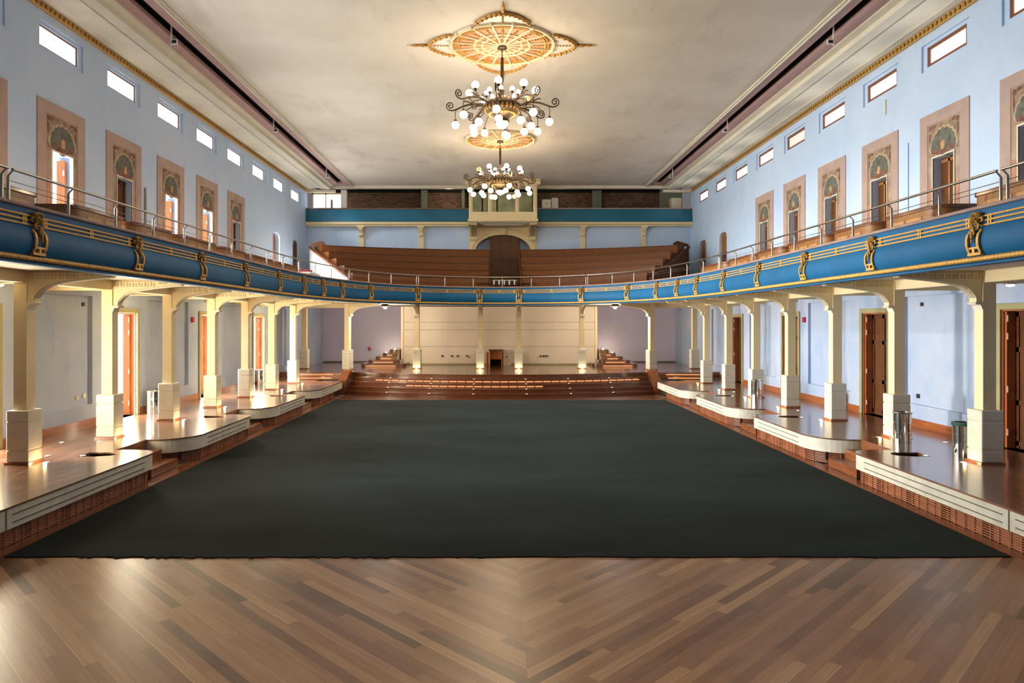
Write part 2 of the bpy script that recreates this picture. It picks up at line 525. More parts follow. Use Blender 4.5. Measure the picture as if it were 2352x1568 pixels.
# carpet with a ragged near edge
mb = MB()
nx = 260
top, bot = [], []
rg = random.Random(3)
xs = [-6.60 + 13.2 * i / nx for i in range(nx + 1)]
ed = []
for i, x in enumerate(xs):
    e = 9.13 + 0.010 * math.sin(x * 2.1) + 0.006 * math.sin(x * 7.3)
    if -5.6 < x < -1.4 and rg.random() < 0.45:
        e -= rg.random() * 0.055
    elif rg.random() < 0.06:
        e -= rg.random() * 0.03
    ed.append(e)
front = [(x, e) for x, e in zip(xs, ed)]
back = [(x, 27.75) for x in reversed(xs[::20])]
mb.prism(front + back, 'z', 0.002, 0.014)
tag(obj('carpet', mb, 'carpet'), 'large black-green carpet with a ragged near edge covering the hall floor', 'carpet')
for s in (-1, 1):
    # wooden ledge beside the carpet and its bright edge strip
    struct('trim_%d' % (1 if s < 0 else 2), MB().box(6.635, 6.90, 3, 28.3, 0.001, 0.022), 'red', 'narrow reddish wooden ledge along the %s edge of the carpet' % SIDE[s], 'floor edge', s)
    mb = MB().box(7.95, 10.9, 2.0, 31.36, 0.30, DZ)
    for g in (14.25, 19.55, 24.9):
        mb.box(7.62, 7.95, g - 0.6, g + 0.6, 0.30, DZ)
    struct('floor_%s' % SIDE[s], mb, 'deck', 'polished brown boards of the raised %s aisle under the balcony' % SIDE[s], 'floor', s)

# ---- side platforms along the aisles
GAPS = [(13.65, 14.85), (18.95, 20.15), (24.3, 25.5)]
SEGS = [(3.0, 13.65), (14.85, 18.95), (20.15, 24.3), (25.5, 29.9)]
XE, XI = 6.72, 7.95
def arc(cx, cy, r, a0, a1, n):
    return [(cx + r * math.cos(a0 + (a1 - a0) * i / n), cy + r * math.sin(a0 + (a1 - a0) * i / n)) for i in range(n + 1)]
def seg_outline(a, b, off=0.0, last=False, first=False):
    """open outline from near inner end round the front to far inner end, in (x, y); off moves it outward from the hall"""
    r1, r2 = 0.85, 0.42
    o = []
    if first:
        o += [(XI, a + off), (XE + off, a + off)]
    else:
        o += [(XI, a + off)] + arc(XE + r1, a + r1, r1 - off, 1.5 * PI, PI, 12)
    if last:
        o += [(XE + off, b - 1.3), (XE + off, b - 1.0), (XE + off + 0.03, b)]
    else:
        o += arc(XE + r2, b - r2, r2 - off, PI, 0.5 * PI, 10) + [(XI, b - off)]
    return o
plat_names = ['nearest the camera', 'second from the front', 'third from the front', 'running up to the stage steps']
for s in (-1, 1):
    for k, (a, b) in enumerate(SEGS):
        root = thing('platform_front', 'rounded off-white platform edge with grille, %s on the %s side' % (plat_names[k], SIDE[s]), 'platform', 'raised platform edges beside the carpet', (0, 0, 0))
        ol = seg_outline(a, b, 0.0, k == 3, k == 0)
        if k < 3:
            # notch cut near the far end, closed by the aisle floor
            ol = ol + [(XI, b - 0.27), (7.55, b - 0.27)] + arc(7.55, b - 0.49, 0.22, 0.5 * PI, 1.0 * PI, 6)[1:] + [(7.38, b - 0.60), (7.62, b - 0.68), (XI, b - 0.70)]
        else:
            ol = ol + [(XI, b)]
        obj('deck_top', MB().prism([(x, y) for x, y in ol], 'z', DZ - 0.03, DZ), 'deck', root, s)
        # dark core under the top
        core = seg_outline(a, b, 0.16, k == 3, k == 0)
        mbc = MB()
        n = len(core)
        for i in range(n - 1):
            (x0, y0), (x1, y1) = core[i], core[i + 1]
            mbc.quad((x0, y0, 0.02), (x1, y1, 0.02), (x1, y1, DZ - 0.031), (x0, y0, DZ - 0.031))
        mbc.box(XE + 0.3, XI - 0.01, a + 0.3, b - 0.22 if k < 3 else b - 0.05, 0.1, 0.42)
        obj('core', mbc, 'core', root, s)
        # fascia
        fo = seg_outline(a, b, 0.012, k == 3, k == 0)
        fi = seg_outline(a, b, 0.05, k == 3, k == 0)
        mbf = MB()
        n = len(fo)
        z0, z1 = 0.285, DZ - 0.031
        for i in range(n - 1):
            (x0, y0), (x1, y1), (u0, w0), (u1, w1) = fo[i], fo[i + 1], fi[i], fi[i + 1]
            mbf.quad((x0, y0, z0), (x1, y1, z0), (x1, y1, z1), (x0, y0, z1))
            mbf.quad((u0, w0, z0), (u1, w1, z0), (x1, y1, z0), (x0, y0, z0))
            mbf.quad((u0, w0, z0), (u0, w0, z1), (u1, w1, z1), (u1, w1, z0))
        obj('fascia', mbf, 'fascia', root, s, smooth=35)
        # grooved panels on the straight part
        ya, yb = (a + 0.9 if k else a), (b - 0.5 if k < 3 else b - 1.35)
        cuts = [ya, yb]
        if k == 0:
            cuts = [ya, 6.4, 9.35, yb]
        mg = MB()
        for c0, c1 in zip(cuts, cuts[1:]):
            for zz in (0.36, 0.47):
                mg.box(XE + 0.004, XE + 0.02, c0 + 0.12, c1 - 0.12, zz - 0.007, zz + 0.007)
            if c0 != ya:
                mg.box(XE + 0.004, XE + 0.02, c0 - 0.008, c0 + 0.008, z0, z1)
        obj('panel_groove', mg, 'groove', root, s)
        # slatted grille panels, recessed
        L = yb - ya
        ng = max(2, round(L / 0.92))
        for i in range(ng):
            y0, y1 = ya + L * i / ng, ya + L * (i + 1) / ng
            if y1 < 8.2:
                continue
            g = MB()
            xg = XE + 0.105
            for j in range(7):
                zz = 0.045 + j * 0.036
                g.box(xg, xg + 0.018, y0 + 0.01, y1 - 0.01, zz - 0.009, zz + 0.009)
            for q in (0.0, 0.22, 0.40, 0.60, 0.78, 1.0):
                yy = y0 + 0.015 + (y1 - y0 - 0.03) * q
                g.box(xg - 0.004, xg + 0.02, yy - 0.011, yy + 0.011, 0.024, 0.283)
            # closed boards between the outer uprights
            for q0, q1 in ((0.0, 0.22), (0.22, 0.36), (0.64, 0.78), (0.78, 1.0)):
                g.box(xg + 0.019, xg + 0.03, y0 + (y1 - y0) * q0, y0 + (y1 - y0) * q1, 0.024, 0.283)
            obj('grille', g, 'grille', root, s)
        # curved slatted corners at the rounded ends
        ends = []
        if k:
            pts = seg_outline(a, b, 0.105)[0:14] + [(XE + 0.105, ya)]
            ends.append(pts)
        if k < 3:
            ends.append([(XE + 0.105, yb)] + seg_outline(a, b, 0.105)[-12:])
        for pts in ends:
            g = MB()
            for j in range(7):
                zz = 0.045 + j * 0.036
                for i in range(len(pts) - 1):
                    (x0, y0), (x1, y1) = pts[i], pts[i + 1]
                    g.quad((x0, y0, zz - 0.009), (x1, y1, zz - 0.009), (x1, y1, zz + 0.009), (x0, y0, zz + 0.009))
            for i in range(1, len(pts), 3):
                x0, y0 = pts[i]
                g.box(x0 - 0.01, x0 + 0.01, y0 - 0.01, y0 + 0.01, 0.024, 0.283)
            obj('corner_grille', g, 'grille', root, s)
    for k, (a, b) in enumerate(GAPS):
        root = thing('step_flight', 'short flight of reddish wooden steps in the %s gap of the %s platform edge' % (ORD[k], SIDE[s]), 'steps', 'side steps from carpet to aisle')
        for i in range(2):
            x0 = 6.92 + 0.35 * i
            mb = MB().box(x0, 7.61, a + 0.02, b - 0.02, 0.024 if i == 0 else 0.2, 0.197 * (i + 1))
            obj('step', mb, 'red', root, s)
        obj('top_riser', MB().box(7.612, 7.618, a + 0.02, b - 0.02, 0.395, DZ - 0.005), 'red', root, s)

# ---- stage
def arc_pts(yc, ye, xe, n=36):
    """front line of a curved step: centre depth yc, depth ye at +-xe"""
    sag = ye - yc
    R = (xe * xe + sag * sag) / (2 * sag)
    out = []
    for i in range(n + 1):
        x = -xe + 2 * xe * i / n
        out.append((x, yc + R - math.sqrt(max(R * R - x * x, 0))))
    return out
EDGES = [(28.35, 29.9), (28.72, 30.25), (29.1, 30.6), (29.45, 30.95), (29.82, 31.35)]
top = arc_pts(29.84, 31.37, 6.62)
mb = MB().prism(top + [(6.62, 31.0 + 0.37), (9.95, 31.37), (9.95, 39.2), (-9.95, 39.2), (-9.95, 31.37)], 'z', 0.6, SZ)
struct('floor_stage', mb, 'stagefloor', 'dark glossy boards of the raised stage beneath the far balcony', 'floor')
root = thing('stage_steps', 'wide curved flight of reddish wooden steps rising from carpet to stage', 'steps')
for i, (yc, ye) in enumerate(EDGES):
    z1 = SZ * (i + 1) / 5 - (0.002 if i == 4 else 0)
    z0 = SZ * i / 5
    f = arc_pts(yc, ye, 6.6 - 0.02 * i)
    yn = EDGES[i + 1] if i < 4 else (yc + 0.015, ye + 0.015)
    bk = arc_pts(yn[0] + 0.03 if i < 4 else yn[0], yn[1] + 0.03 if i < 4 else yn[1], 6.6 - 0.02 * i)
    obj('step', MB().prism(f + bk[::-1], 'z', z0, z1), 'stepwood', root)
    nose0 = [(x, y - 0.025) for x, y in f]
    obj('nosing', MB().prism(nose0 + [(x, y + 0.01) for x, y in f][::-1], 'z', z1 - 0.03, z1 + 0.001), 'stepwood', root)
    if i in (2, 3):
        lim = (-4.2, 2.0) if i == 2 else (-5.6, 6.2)
        q = [p for p in f if lim[0] < p[0] < lim[1]]
        mbl = MB()
        for (x0, y0), (x1, y1) in zip(q, q[1:]):
            mbl.add([(x0 + 0.02, y0 - 0.012, z0 + 0.04), (x1 - 0.02, y1 - 0.012, z0 + 0.04), (x1 - 0.02, y1 - 0.012, z0 + 0.10), (x0 + 0.02, y0 - 0.012, z0 + 0.10),
                     (x0 + 0.02, y0 - 0.002, z0 + 0.04), (x1 - 0.02, y1 - 0.002, z0 + 0.04), (x1 - 0.02, y1 - 0.002, z0 + 0.10), (x0 + 0.02, y0 - 0.002, z0 + 0.10)],
                    [(0, 1, 2, 3), (4, 7, 6, 5), (0, 4, 5, 1), (3, 2, 6, 7), (0, 3, 7, 4), (1, 5, 6, 2)])
        obj('led_strip', mbl, 'led', root)['label'] = 'glowing orange strip light under the nosing'
# steps from the aisles up to the stage
for s in (-1, 1):
    root = thing('aisle_steps', 'two glossy wooden steps from the %s aisle up to the stage' % SIDE[s], 'steps', 'aisle steps')
    obj('step', MB().box(7.0, 9.2, 30.62, 31.36, DZ + 0.002, DZ + 0.14), 'stepwood', root, s)
    obj('step', MB().box(7.0, 9.2, 30.98, 31.365, DZ + 0.141, SZ - 0.003), 'stepwood', root, s)
    obj('led_strip', MB().box(7.4, 9.1, 30.60, 30.615, DZ + 0.04, DZ + 0.09), 'led', root, s)
    obj('led_strip', MB().box(7.4, 9.1, 30.955, 30.975, DZ + 0.17, DZ + 0.22), 'led', root, s)
    struct('trim_%d' % (3 if s < 0 else 4), MB().prism([(30.0, 0.02), (31.36, 0.02), (31.36, SZ + 0.12), (31.0, SZ + 0.12), (30.2, DZ + 0.02), (30.0, DZ + 0.02)], 'x', 6.64, 6.98), 'red', 'sloping wooden cheek between %s aisle and stage steps' % SIDE[s], 'step cheek', s)

struct('trim_9', MB().prism([(-6.6, 27.76), (6.6, 27.76)] + [(x, y - 0.004) for x, y in arc_pts(28.35, 29.9, 6.6)][::-1], 'z', 0.001, 0.012), 'stepwood', 'reddish wooden floor strip between the carpet and the stage steps', 'floor edge')

# ---- curved stacked steps at the two ends of the stage backdrop
for s in (-1, 1):
    root = thing('stacked_steps', 'stack of rounded glossy steps climbing behind the %s end of the cream backdrop' % SIDE[s], 'steps', 'rounded side steps on the stage')
    for i in range(5):
        x0, x1 = 4.72 + 0.36 * i * (1 if i < 2 else 0.9), 7.0 - 0.31 * i
        x0 = min(x0, 5.22)
        y0 = 35.05 + 0.33 * i
        z = SZ + 0.165 * i
        r = 0.3
        pl = arc(x1 - r, y0 + r, r, -0.5 * PI, 0, 8) + [(x1, 38.9), (5.24, 38.9), (5.24, 36.78), (x0, 36.78)] + arc(x0 + r, y0 + r, r, PI, 1.5 * PI, 8)
        if i >= 2:
            pl = arc(x1 - r, y0 + r, r, -0.5 * PI, 0, 8) + [(x1, 38.9), (5.24, 38.9), (5.24, y0)]
        obj('step', MB().prism(pl, 'z', z + 0.001, z + 0.164), 'stagefloor', root, s)
        if i < 4:
            obj('led_strip', MB().box(max(x0, 4.9) + 0.32, x1 - 0.3, y0 - 0.012, y0 - 0.002, z + 0.02, z + 0.075), 'led', root, s)

# ---- lower walls under the balcony
def wall_holes(mb, X, y0, y1, z0, z1, holes):
    """sheet at x = X; holes (ya, yb, za, zb, depth, backed)"""
    ys = sorted({y0, y1} | {h[0] for h in holes} | {h[1] for h in holes})
    zs = sorted({z0, z1} | {h[2] for h in holes} | {h[3] for h in holes})
    for ya, yb in zip(ys, ys[1:]):
        for za, zb in zip(zs, zs[1:]):
            yc, zc = (ya + yb) / 2, (za + zb) / 2
            if any(h[0] < yc < h[1] and h[2] < zc < h[3] for h in holes):
                continue
            mb.quad((X, ya, za), (X, yb, za), (X, yb, zb), (X, ya, zb))
    for ya, yb, za, zb, d, back in holes:
        Q = X + d
        mb.quad((X, ya, za), (Q, ya, za), (Q, ya, zb), (X, ya, zb))
        mb.quad((X, yb, za), (Q, yb, za), (Q, yb, zb), (X, yb, zb))
        mb.quad((X, ya, za), (X, yb, za), (Q, yb, za), (Q, ya, za))
        mb.quad((X, ya, zb), (X, yb, zb), (Q, yb, zb), (Q, ya, zb))
        if back:
            mb.quad((Q, ya, za), (Q, yb, za), (Q, yb, zb), (Q, ya, zb))
    return mb
LW, UW = 9.92, 10.1
DOORS_LOW = {-1: [(12.35, 13.6), (17.63, 18.88), (22.95, 24.2), (27.98, 29.2)], 1: [(12.62, 13.87), (17.9, 19.12), (23.2, 24.45), (28.5, 29.72)]}
PANELS = {-1: [(9.8, 11.9), (14.75, 16.85), (19.55, 22.1), (24.85, 27.4), (30.0, 32.4)], 1: [(9.9, 12.0), (14.85, 17.2), (19.8, 22.5), (25.1, 27.7), (30.4, 32.6)]}
DTOP = 3.34
for s in (-1, 1):
    holes = [(a, b, DZ, DTOP, 0.80 if s < 0 and k == 2 else 0.33, False) for k, (a, b) in enumerate(DOORS_LOW[s])]
    holes += [(a, b, 1.12, 3.72, 0.085, True) for a, b in PANELS[s]]
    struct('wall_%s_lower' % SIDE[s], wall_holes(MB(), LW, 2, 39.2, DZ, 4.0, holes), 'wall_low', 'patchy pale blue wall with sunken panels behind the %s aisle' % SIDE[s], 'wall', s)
    mb = MB()
    edges = [2.0] + [v for a, b in DOORS_LOW[s] for v in (a - 0.13, b + 0.13)] + [31.3]
    for a, b in zip(edges[::2], edges[1::2]):
        mb.box(LW - 0.03, LW - 0.001, a, b, DZ + 0.001, DZ + 0.19)
    struct('baseboard_%s' % SIDE[s], mb, 'base', 'red-brown wooden baseboard along the %s aisle wall' % SIDE[s], 'baseboard', s)
# ---- back wall of the stage, lavender, and its dark skirting
struct('wall_back_lower', MB().quad((-9.95, 39.2, SZ), (9.95, 39.2, SZ), (9.95, 39.2, 4.1), (-9.95, 39.2, 4.1)), 'wall_lav', 'shadowy lavender wall at the back of the stage', 'wall')
struct('baseboard_back', MB().box(-9.9, 9.9, 39.17, 39.19, SZ, SZ + 0.07), 'groove', 'thin dark skirting below the lavender wall', 'baseboard')
# cream backdrop, folded in facets
bd = thing('stage_backdrop', 'tall folded cream panel wall standing at the back of the stage', 'backdrop')
fx = [(-5.2, 37.0), (-2.75, 36.85), (-1.0, 36.95), (1.2, 36.95), (2.95, 36.85), (5.2, 37.0)]
mb = MB()
mb.prism(fx + [(x, y + 0.25) for x, y in fx][::-1], 'z', SZ + 0.002, 3.95)
obj('panel', mb, 'panelcream', bd)
mg = MB()
for zz in (1.83, 2.72, 3.12):
    for (x0, y0), (x1, y1) in zip(fx, fx[1:]):
        mg.add([(x0, y0 - 0.004, zz - 0.008), (x1, y1 - 0.004, zz - 0.008), (x1, y1 - 0.004, zz + 0.008), (x0, y0 - 0.004, zz + 0.008)], [(0, 1, 2, 3)])
obj('joint', mg, 'groove', bd)
mg = MB()
for (x0, y0), (x1, y1) in zip(fx, fx[1:]):
    mg.add([(x0, y0 - 0.02, SZ + 0.003), (x1, y1 - 0.02, SZ + 0.003), (x1, y1 - 0.02, SZ + 0.075), (x0, y0 - 0.02, SZ + 0.075)], [(0, 1, 2, 3)])
obj('skirting', mg, 'khaki', bd)
mg = MB()
for x0 in (-5.2, 5.08):
    mg.box(x0, x0 + 0.12, 36.9, 37.0, SZ + 0.003, 3.95)
obj('edge_post', mg, 'cream', bd)
# small wooden booth in front of the backdrop
bo = thing('prompt_box', 'small open wooden box with a dark slot standing against the cream backdrop', 'box')
obj('body', MB().box(-0.52, 0.16, 36.2, 36.24, SZ + 0.32, SZ + 0.78).box(-0.52, -0.47, 35.9, 36.9, SZ + 0.002, SZ + 0.78).box(0.11, 0.16, 35.9, 36.9, SZ + 0.002, SZ + 0.78), 'orange', bo)
obj('top', MB().box(-0.55, 0.19, 35.88, 36.92, SZ + 0.78, SZ + 0.82), 'brown', bo)
obj('slot', MB().box(-0.47, 0.11, 36.5, 36.52, SZ + 0.002, SZ + 0.34), 'black', bo)
obj('side_leaf', MB().box(-0.66, -0.555, 35.95, 35.98, SZ + 0.002, SZ + 0.7), 'red', bo)
bt = thing('plaster_block', 'low cream plaster block beside the small wooden box on the stage', 'block')
obj('body', MB().box(0.21, 0.62, 36.35, 36.9, SZ + 0.002, SZ + 0.8), 'panelcream', bt)
obj('socket', MB().box(0.36, 0.44, 36.33, 36.348, SZ + 0.42, SZ + 0.47), 'dark', bt)

# ---- balcony slab
pp = span(0, LEN, 0.5)
outline = [(p[0] - p[2] * 0.13, p[1] - p[3] * 0.13) for p in pp]
outline = outline + [(UW + 0.1, 3.0), (UW + 0.1, 39.2), (-UW - 0.1, 39.2), (-UW - 0.1, 3.0)]
struct('floor_balcony', MB().prism(outline, 'z', 4.0, 4.12), 'soffit', 'plain cream underside and floor of the horseshoe balcony', 'balcony floor')

# ---- upper walls with windows and doors
WY = [13.28 + 2.67 * k for k in range(9)]
DY = WY[:6]
WZ0, WZ1 = 9.17, 9.64
ARCH = [(31.0, 32.0), (34.05, 35.1)]
LIT = {0: True, 1: True, 2: False, 3: True, 4: True, 5: False}
doorn = 0
winn = 0
for s in (-1, 1):
    holes = [(y - 0.85, y + 0.85, WZ0 - 0.09, WZ1 + 0.08, 0.05, False) for y in WY]
    holes += [(y - 0.37, y + 0.37, 4.12, 6.92, 0.30, False) for y in DY]
    holes += [(a, b, 4.12, 7.17, 0.28, False) for a, b in ARCH]
    mb = wall_holes(MB(), UW, 2, YB + 0.02, 4.12, 10.07, holes)
    for y in WY:
        # inner step of the window recess
        wall_holes(mb, UW + 0.05, y - 0.85, y + 0.85, WZ0 - 0.09, WZ1 + 0.08, [(y - 0.7, y + 0.7, WZ0, WZ1, 0.12, False)])
    struct('wall_%s' % SIDE[s], mb, 'wall', 'tall pale blue wall above the %s balcony with a row of high windows' % SIDE[s], 'wall', s)
    for k, y in enumerate(WY):
        winn += 1
        w = thing('window_%d' % winn, '%s high frosted window from the front in the %s wall' % (ORD[k], SIDE[s]), 'window', None, kind='structure')
        t = 0.035 if s < 0 else 0.075
        X0, X1 = UW + 0.08, UW + 0.13
        mb = MB().box(X0, X1, y - 0.7, y + 0.7, WZ1 - t, WZ1).box(X0, X1, y - 0.7, y + 0.7, WZ0, WZ0 + t)
        mb.box(X0, X1, y - 0.7, y - 0.7 + t, WZ0 + t, WZ1 - t).box(X0, X1, y + 0.7 - t, y + 0.7, WZ0 + t, WZ1 - t)
        obj('frame', mb, 'winframe', w, s)
        dim = (s > 0 and k == 4)
        obj('pane', MB().box(X0 + 0.02, X0 + 0.03, y - 0.7 + t, y + 0.7 - t, WZ0 + t, WZ1 - t), 'pane' if s < 0 else ('pane_dim' if dim else 'pane_r'), w, s)
    # mural panels with a doorway
    for k, y in enumerate(DY):
        def CL(m):
            m.v = [(min(x, UW - 0.003), yy_, zz_) for x, yy_, zz_ in m.v]
            return m
        mu = thing('mural_panel', 'tall faded mural with painted shell round the %s upper doorway of the %s wall' % (ORD[k], SIDE[s]), 'mural', 'painted door surrounds')
        X1, X0 = UW - 0.002, UW - 0.022
        mb = MB()
        hb = [(y - 0.575, y + 0.575, 4.2, 7.73, 0.02, False)]
        wall_holes(mb, X0, y - 0.875, y + 0.875, 4.2, 8.0, hb)
        mb.quad((X0, y - 0.875, 8.0), (X0, y + 0.875, 8.0), (X1, y + 0.875, 8.0), (X1, y - 0.875, 8.0))
        for yy in (y - 0.875, y + 0.875):
            mb.quad((X0, yy, 4.2), (X0, yy, 8.0), (X1, yy, 8.0), (X1, yy, 4.2))
        obj('border', mb, 'mural', mu, s)
        mb = wall_holes(MB(), UW - 0.010, y - 0.575, y + 0.575, 4.2, 7.73, [(y - 0.37, y + 0.37, 4.2, 6.92, 0.008, False)])
        obj('field', mb, 'muralin', mu, s)
        mb = MB()
        for q in (-1, 1):
            mb.box(UW - 0.016, UW - 0.011, y + q * 0.49 - 0.05, y + q * 0.49 + 0.05, 4.2, 6.3)
        obj('stripe', mb, 'muralstripe', mu, s)
        obj('ornament_field', MB().box(UW - 0.0125, UW - 0.0102, y - 0.53, y + 0.53, 6.985, 7.70), 'ornfield', mu, s)
        # shell: a fan of lobes
        mb, mr = MB(), MB()
        cz = 7.10
        for i in range(9):
            an = PI * (0.04 + 0.92 * i / 8)
            for R, rr, m_, sx in ((0.26, 0.105, mb, 0.030), (0.285, 0.115, mr, 0.016)):
                m_.ball((UW - 0.012, y + math.cos(an) * R * 1.42, cz + math.sin(an) * R * 1.36), rr, 10, 6, (sx / rr, 1.0, 1.15))
        mb.ball((UW - 0.012, y, cz + 0.07), 0.3, 14, 6, (0.09, 1.15, 0.95))
        obj('shell', CL(mb), 'shell', mu, s, smooth=40)
        obj('shell_outline', CL(mr), 'shellrim', mu, s, smooth=40)
        mb = MB()
        for q, w_ in ((-0.28, 0.17), (0.0, 0.22), (0.28, 0.17)):
            mb.ball((UW - 0.016, y + q, 7.03 + 0.05 * abs(q) * 4 - 0.02), w_, 10, 6, (0.14, 1.0, 0.36))
        obj('scroll', CL(mb), 'shellbase', mu, s, smooth=40)
        mb = MB().ball((UW - 0.022, y, 7.15), 0.11, 10, 6, (0.2, 1, 1.6))
        obj('flame', CL(mb), 'shellflame', mu, s, smooth=40)
        # corner scroll blotches of the top field
        for q in (-1, 1):
            mb = MB()
            mb.ball((UW - 0.012, y + q * 0.49, 7.63), 0.06, 8, 6, (0.2, 1, 1))
            mb.ball((UW - 0.012, y + q * 0.36, 7.66), 0.05, 8, 6, (0.2, 1.6, 0.7))
            mb.ball((UW - 0.012, y + q * 0.5, 7.42), 0.05, 8, 6, (0.2, 0.7, 2.6))
            obj('corner_scroll', CL(mb), 'shellbase', mu, s, smooth=40)
    # doorways in the murals
    for k, y in enumerate(DY):
        doorn += 1
        lit = s < 0 and LIT[k]
        lab = ('open upper door with daylight behind' if lit else 'dark wooden upper door') + ', %s from the front in the %s wall' % (ORD[k], SIDE[s])
        d = thing('door_%d' % doorn, lab, 'door', None, kind='structure')
        X0 = UW - 0.03
        mb = MB()
        for q in (-1, 1):
            ya, yb = sorted((y + q * 0.37, y + q * 0.405))
            mb.box(X0, UW - 0.0235, ya, yb, 4.2, 6.955)
        mb.box(X0, UW - 0.0235, y - 0.37, y + 0.37, 6.92, 6.955)
        obj('frame', mb, 'ivory', d, s)
        if lit:
            mb = MB().box(UW + 0.11, UW + 0.29, y + 0.27, y + 0.365, 4.13, 6.85)
            obj('leaf', mb, 'orange', d, s)
            mb = MB()
            for zz in (4.6, 5.6, 6.5):
                mb.box(UW + 0.108, UW + 0.14, y + 0.255, y + 0.27, zz, zz + 0.12)
            obj('hinge', mb, 'steel', d, s)
        else:
            X0 = UW + 0.17
            mb = MB().box(X0, X0 + 0.05, y - 0.37, y + 0.37, 4.12, 6.92)
            lf = obj('leaf', mb, 'doorwood' if s > 0 else 'brown', d, s)
            mb = MB()
            for q in (-0.3, 0.05) if s > 0 else (-0.31, 0.0, 0.31):
                mb.box(X0 - 0.02, X0 - 0.001, y + q - 0.035, y + q + 0.035, 4.12, 6.9)
            for zz in (4.3, 5.4, 6.2, 6.8):
                mb.box(X0 - 0.02, X0 - 0.001, y - 0.34, y + 0.34, zz, zz + 0.07)
            obj('stile', mb, 'boxwood' if s > 0 else 'brown', d, s)
    for k, (a, b) in enumerate(ARCH):
        doorn += 1
        lit = s < 0 and k == 0
        d = thing('door_%d' % doorn, ('open' if lit else 'closed') + ' round-cornered wooden door, %s one beyond the murals on the %s wall' % (ORD[k], SIDE[s]), 'door', None, kind='structure')
        X0 = UW + (0.2 if lit else 0.10)
        mb = MB().box(X0, X0 + 0.05, (a + b) / 2 + 0.05 if lit else a, b, 4.12, 6.3)
        obj('leaf', mb, 'orange' if lit else ('boxwood' if s > 0 and k else 'doorwood'), d, s)
        mb = MB().box(X0, X0 + 0.05, a, b, 6.3, 7.17)
        for q in range(4):
            mb.box(X0 - 0.02, X0, a + 0.08 + q * 0.26, a + 0.14 + q * 0.26, 6.4, 7.0)
        obj('transom', mb, 'jambwood' if lit else 'boxwood' if s > 0 else 'doorwood', d, s)
        r = 0.28
        mb = MB()
        for (cy, sg) in ((a, 1), (b, -1)):
            pts = [(cy, 7.17), (cy + sg * r, 7.17)] + [(cy + sg * (r - r * math.sin(t)), 7.17 - r + r * math.cos(t)) for t in [PI / 2 * i / 8 for i in range(1, 9)]]
            mb.prism(pts, 'x', UW + 0.001, UW + (0.19 if lit else 0.09))
        obj('corner', mb, 'wall', d, s)
    # lower doors
    for k, (a, b) in enumerate(DOORS_LOW[s]):
        doorn += 1
        lit = s < 0
        names = ['nearest the camera', 'second from the camera', 'third from the camera', 'fourth from the camera']
        d = thing('door_%d' % doorn, ('tall bright doorway with an open orange door, ' if lit else 'tall dark brown panelled door in a khaki frame, ') + names[k] + ' in the %s aisle wall' % SIDE[s], 'door', None, kind='structure')
        fw, X0, X1 = 0.125, LW - 0.05, LW - 0.001
        mb = MB().box(X0, X1, a - fw, a, DZ + 0.001, DTOP + fw).box(X0, X1, b, b + fw, DZ + 0.001, DTOP + fw).box(X0, X1, a, b, DTOP, DTOP + fw)
        obj('frame', mb, 'khaki', d, s, bev=0.012)
        mb = MB().box(LW + 0.001, LW + 0.3, a + 0.001, a + 0.03, DZ, DTOP - 0.03).box(LW + 0.001, LW + 0.3, b - 0.03, b - 0.001, DZ, DTOP - 0.03).box(LW + 0.001, LW + 0.3, a, b, DTOP - 0.03, DTOP - 0.001)
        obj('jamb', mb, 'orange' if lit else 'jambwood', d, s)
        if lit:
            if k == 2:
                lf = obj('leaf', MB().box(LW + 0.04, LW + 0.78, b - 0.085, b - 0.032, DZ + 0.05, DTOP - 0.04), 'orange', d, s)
                mb = MB()
                for q in (LW + 0.12, LW + 0.42, LW + 0.7):
                    mb.box(q - 0.06, q + 0.06, b - 0.105, b - 0.086, DZ + 0.06, DTOP - 0.05)
                for zz in (0.7, 1.5, 2.5, 3.2):
                    mb.box(LW + 0.05, LW + 0.77, b - 0.104, b - 0.0865, zz, zz + 0.1)
                obj('stile', mb, 'orange', lf, s)
            else:
                lf = obj('leaf', MB().box(LW + 0.13, LW + 0.3, b - 0.085, b - 0.032, DZ + 0.02, DTOP - 0.04), 'orange', d, s)
                mb = MB()
                for zz in (0.85, 1.7, 2.75, 3.1):
                    mb.box(LW + 0.13, LW + 0.155, b - 0.1, b - 0.085, zz, zz + 0.13)
                obj('hinge', mb, 'white', lf, s)
        else:
            lf = obj('leaf', MB().box(LW + 0.24, LW + 0.29, a + 0.03, b - 0.03, DZ + 0.01, DTOP - 0.03), 'doorwood', d, s)
            mb = MB()
            for q in (a + 0.1, b - 0.1, (a + b) / 2):
                mb.box(LW + 0.215, LW + 0.24, q - 0.06, q + 0.06, DZ + 0.02, DTOP - 0.05)
            for zz in (0.65, 1.45, 2.5, 3.2):
                mb.box(LW + 0.215, LW + 0.24, a + 0.05, b - 0.05, zz, zz + 0.1)
            obj('stile', mb, 'brown', lf, s)
            lf2 = obj('leaf', MB().box(LW + 0.03, LW + 0.2, b - 0.09, b - 0.035, DZ + 0.02, DTOP - 0.04), 'jambwood', d, s)
            mb = MB()
            for zz in (0.85, 1.7, 2.75, 3.1):
                mb.box(LW + 0.03, LW + 0.06, b - 0.105, b - 0.09, zz, zz + 0.13)
            obj('hinge', mb, 'white', lf2, s)

